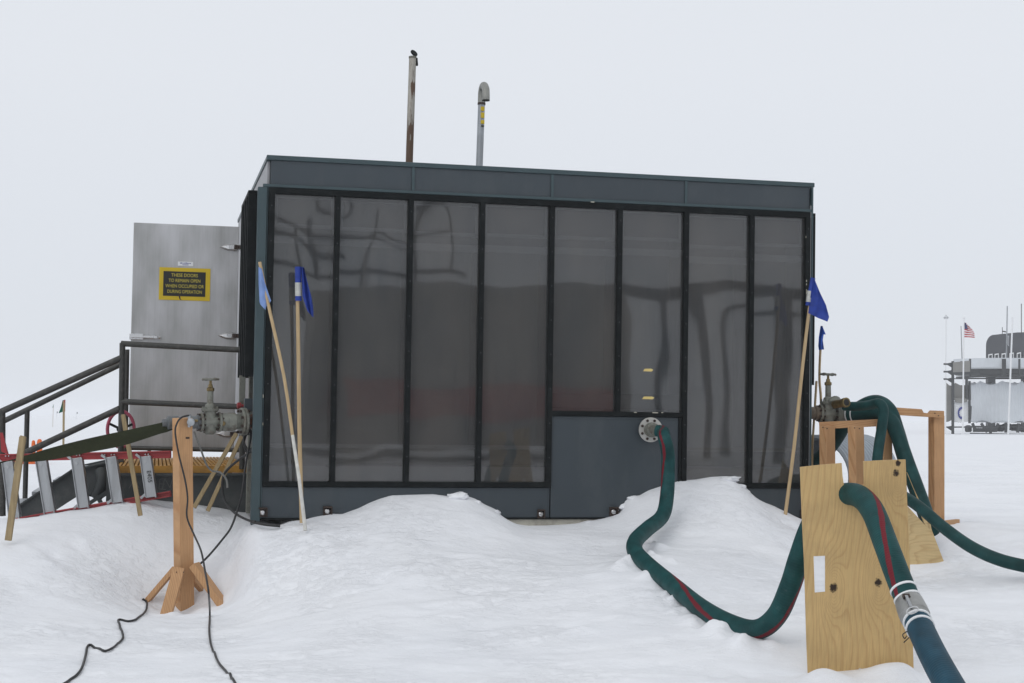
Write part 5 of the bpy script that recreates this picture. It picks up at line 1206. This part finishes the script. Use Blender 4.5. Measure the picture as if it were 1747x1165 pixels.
# flagpoles
for (xa, ya, xb, yb, d, r, lab) in ((1614, 540, 1613, 741, 115, .05, 'white flagpole with a small crossed vane on top, furthest left by the steel frame'),
                                 (1639.5, 556, 1641.5, 620, 126, .045, 'short grey pole close behind the flagpole carrying the striped flag'),
                                 (1644.5, 544, 1642.5, 740, 113, .06, 'white flagpole flying the striped flag'),
                                 (1718.5, 522, 1717, 612, 124, .055, 'grey mast rising behind the balcony with a limp pale flag'),
                                 (1727.5, 541, 1720, 743, 112, .07, 'slightly leaning white flagpole in front of the round tower')):
    t = thing('flagpole', lab, 'flagpole', P(xb, yb, d), 'flagpoles by the station')
    MB().tube([P(xa, ya, d), P(xb, yb, d)], [r*.8, r], 10).build('pole', M['white'] if 'grey' not in lab else M['galv'], t, smooth=True)
    if 'vane' in lab:
        v = MB()
        for (a, b_, c, e) in ((1609, 542, 1619, 542), (1611, 540, 1617, 544), (1611, 544, 1617, 540)): v.tube([P(a, b_, d), P(c, e, d)], .025, 5)
        v.tube([P(1614, 537, d), P(1614, 545, d)], .03, 5); v.build('vane', M['galv'], t)
        for y in (621, 634, 646.5):
            MB().lathe(P(1610, y, d), (1, 0, 0), [(0, .07), (.25, .07)], 8).build('pole_bracket', M['steeld'], t)
    elif 'flying' in lab:
        MB().lathe(P(1644.5, 544, d), Z3, [(0, .05), (.05, .1), (.12, .09), (.17, .02)], 10).build('finial', M['white'], t)
        fl_ = MB()
        def rows(u, v):
            return 2 if (u < .42 and v < .45) else (0 if int(v*13) % 2 == 0 else 1)
        TL = [(1645, 549), (1645, 575)]; TR = [(1650, 553), (1658, 562), (1663, 569), (1663.5, 576)]
        fl_.cloth(PP(TL, d), PP(TR, d), .02, .10, 14, 26, freq=1.4, rows=rows)
        fl_.build('flag_cloth', [M['usr'], M['white'], M['usb']], t)
    elif 'limp' in lab:
        MB().cloth(PP([(1719, 572), (1719, 588)], d), PP([(1722, 573), (1721.5, 591)], d), .02, .05, 4, 8).build('flag_cloth', mat('pale_flag', (.55, .57, .60), .7), t)
# ------------------------------------------------------------------ things behind the photographer (seen in the panes)
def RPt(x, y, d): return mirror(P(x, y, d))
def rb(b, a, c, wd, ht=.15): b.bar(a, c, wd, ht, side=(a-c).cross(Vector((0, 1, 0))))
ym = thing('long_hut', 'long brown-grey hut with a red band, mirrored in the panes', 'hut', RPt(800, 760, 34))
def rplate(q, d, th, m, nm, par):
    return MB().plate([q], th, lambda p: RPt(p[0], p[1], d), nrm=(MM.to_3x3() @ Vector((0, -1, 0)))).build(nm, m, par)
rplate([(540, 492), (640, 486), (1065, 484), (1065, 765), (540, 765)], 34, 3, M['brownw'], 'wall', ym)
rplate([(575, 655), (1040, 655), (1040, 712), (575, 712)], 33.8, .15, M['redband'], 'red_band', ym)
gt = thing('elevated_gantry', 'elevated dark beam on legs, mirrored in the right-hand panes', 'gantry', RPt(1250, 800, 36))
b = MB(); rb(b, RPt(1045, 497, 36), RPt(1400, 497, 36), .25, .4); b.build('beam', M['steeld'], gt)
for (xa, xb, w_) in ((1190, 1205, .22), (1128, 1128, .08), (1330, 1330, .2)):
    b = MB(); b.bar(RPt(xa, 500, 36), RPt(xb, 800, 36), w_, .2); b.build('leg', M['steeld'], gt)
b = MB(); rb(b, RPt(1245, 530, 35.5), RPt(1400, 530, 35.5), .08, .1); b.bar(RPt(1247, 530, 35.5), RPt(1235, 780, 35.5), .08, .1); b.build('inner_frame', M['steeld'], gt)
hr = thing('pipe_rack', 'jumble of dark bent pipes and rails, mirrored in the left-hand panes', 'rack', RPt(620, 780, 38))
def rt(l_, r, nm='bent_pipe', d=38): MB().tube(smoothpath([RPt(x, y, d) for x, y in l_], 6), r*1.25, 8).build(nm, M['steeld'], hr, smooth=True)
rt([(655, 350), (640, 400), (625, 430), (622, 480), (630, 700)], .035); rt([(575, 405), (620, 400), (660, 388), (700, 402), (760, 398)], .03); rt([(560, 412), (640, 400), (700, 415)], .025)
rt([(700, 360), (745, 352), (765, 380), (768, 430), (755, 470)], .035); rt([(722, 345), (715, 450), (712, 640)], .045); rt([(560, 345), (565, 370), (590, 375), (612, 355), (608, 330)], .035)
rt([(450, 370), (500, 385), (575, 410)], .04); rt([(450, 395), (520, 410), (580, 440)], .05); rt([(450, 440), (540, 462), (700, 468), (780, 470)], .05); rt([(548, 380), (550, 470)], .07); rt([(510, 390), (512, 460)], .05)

# ------------------------------------------------------------------ wind-carved snow crust fringes and lumps
cr = MB()
def lump(px, py, d, sx_, sy_, sz_, seed):
    rnd = random.Random(seed); c = P(px, py, d); b = bmesh.new(); bmesh.ops.create_icosphere(b, subdivisions=3, radius=1)
    for v in b.verts:
        q = v.co.copy(); f = 1 + .45*noise.noise(q*1.3 + Vector((seed*3.1, 0, 0))) + .22*noise.noise(q*3.5 + Vector((0, seed*1.7, 0)))
        v.co = Vector((q.x*sx_*f, q.y*sy_*f, q.z*sz_*f)) + c
    cr.add([v.co for v in b.verts], [[v.index for v in f.verts] for f in b.faces]); b.free()
for i, a in enumerate([(779, 847, 12.55, .075, .06, .03), (791, 846, 12.55, .04, .05, .028), (811, 857, 12.6, .05, .05, .02), (846, 874, 12.65, .04, .05, .02), (1006, 893, 12.85, .05, .05, .02), (1068, 864, 13.0, .06, .06, .03), (1080, 852, 13.0, .05, .06, .03),
    (1243, 818, 13.15, .075, .05, .025), (1253, 815, 13.15, .05, .04, .014), (1262, 831, 13.15, .05, .06, .025), (1276, 843, 13.15, .03, .04, .03),]): lump(*a, seed=i+1)
co_ = cr.build('snow_crust', MS, smooth=False); co_.data.polygons.foreach_set('use_smooth', [True]*len(co_.data.polygons)); co_['kind'] = 'stuff'

# ------------------------------------------------------------------ pale air
hz = MB(); hz.box((-3900, -2900, -1), (3900, 5800, 14)); ho = hz.build('haze', [])
hm = bpy.data.materials.new('haze_air'); hm.use_nodes = True; hn = hm.node_tree.nodes; hn.remove(hn['Principled BSDF'])
pv = hn.new('ShaderNodeVolumePrincipled'); pv.inputs['Density'].default_value = .0007; pv.inputs['Color'].default_value = (.97, .98, 1, 1)
hm.node_tree.links.new(pv.outputs[0], hn['Material Output'].inputs['Volume']); ho.data.materials.append(hm); ho['kind'] = 'stuff'
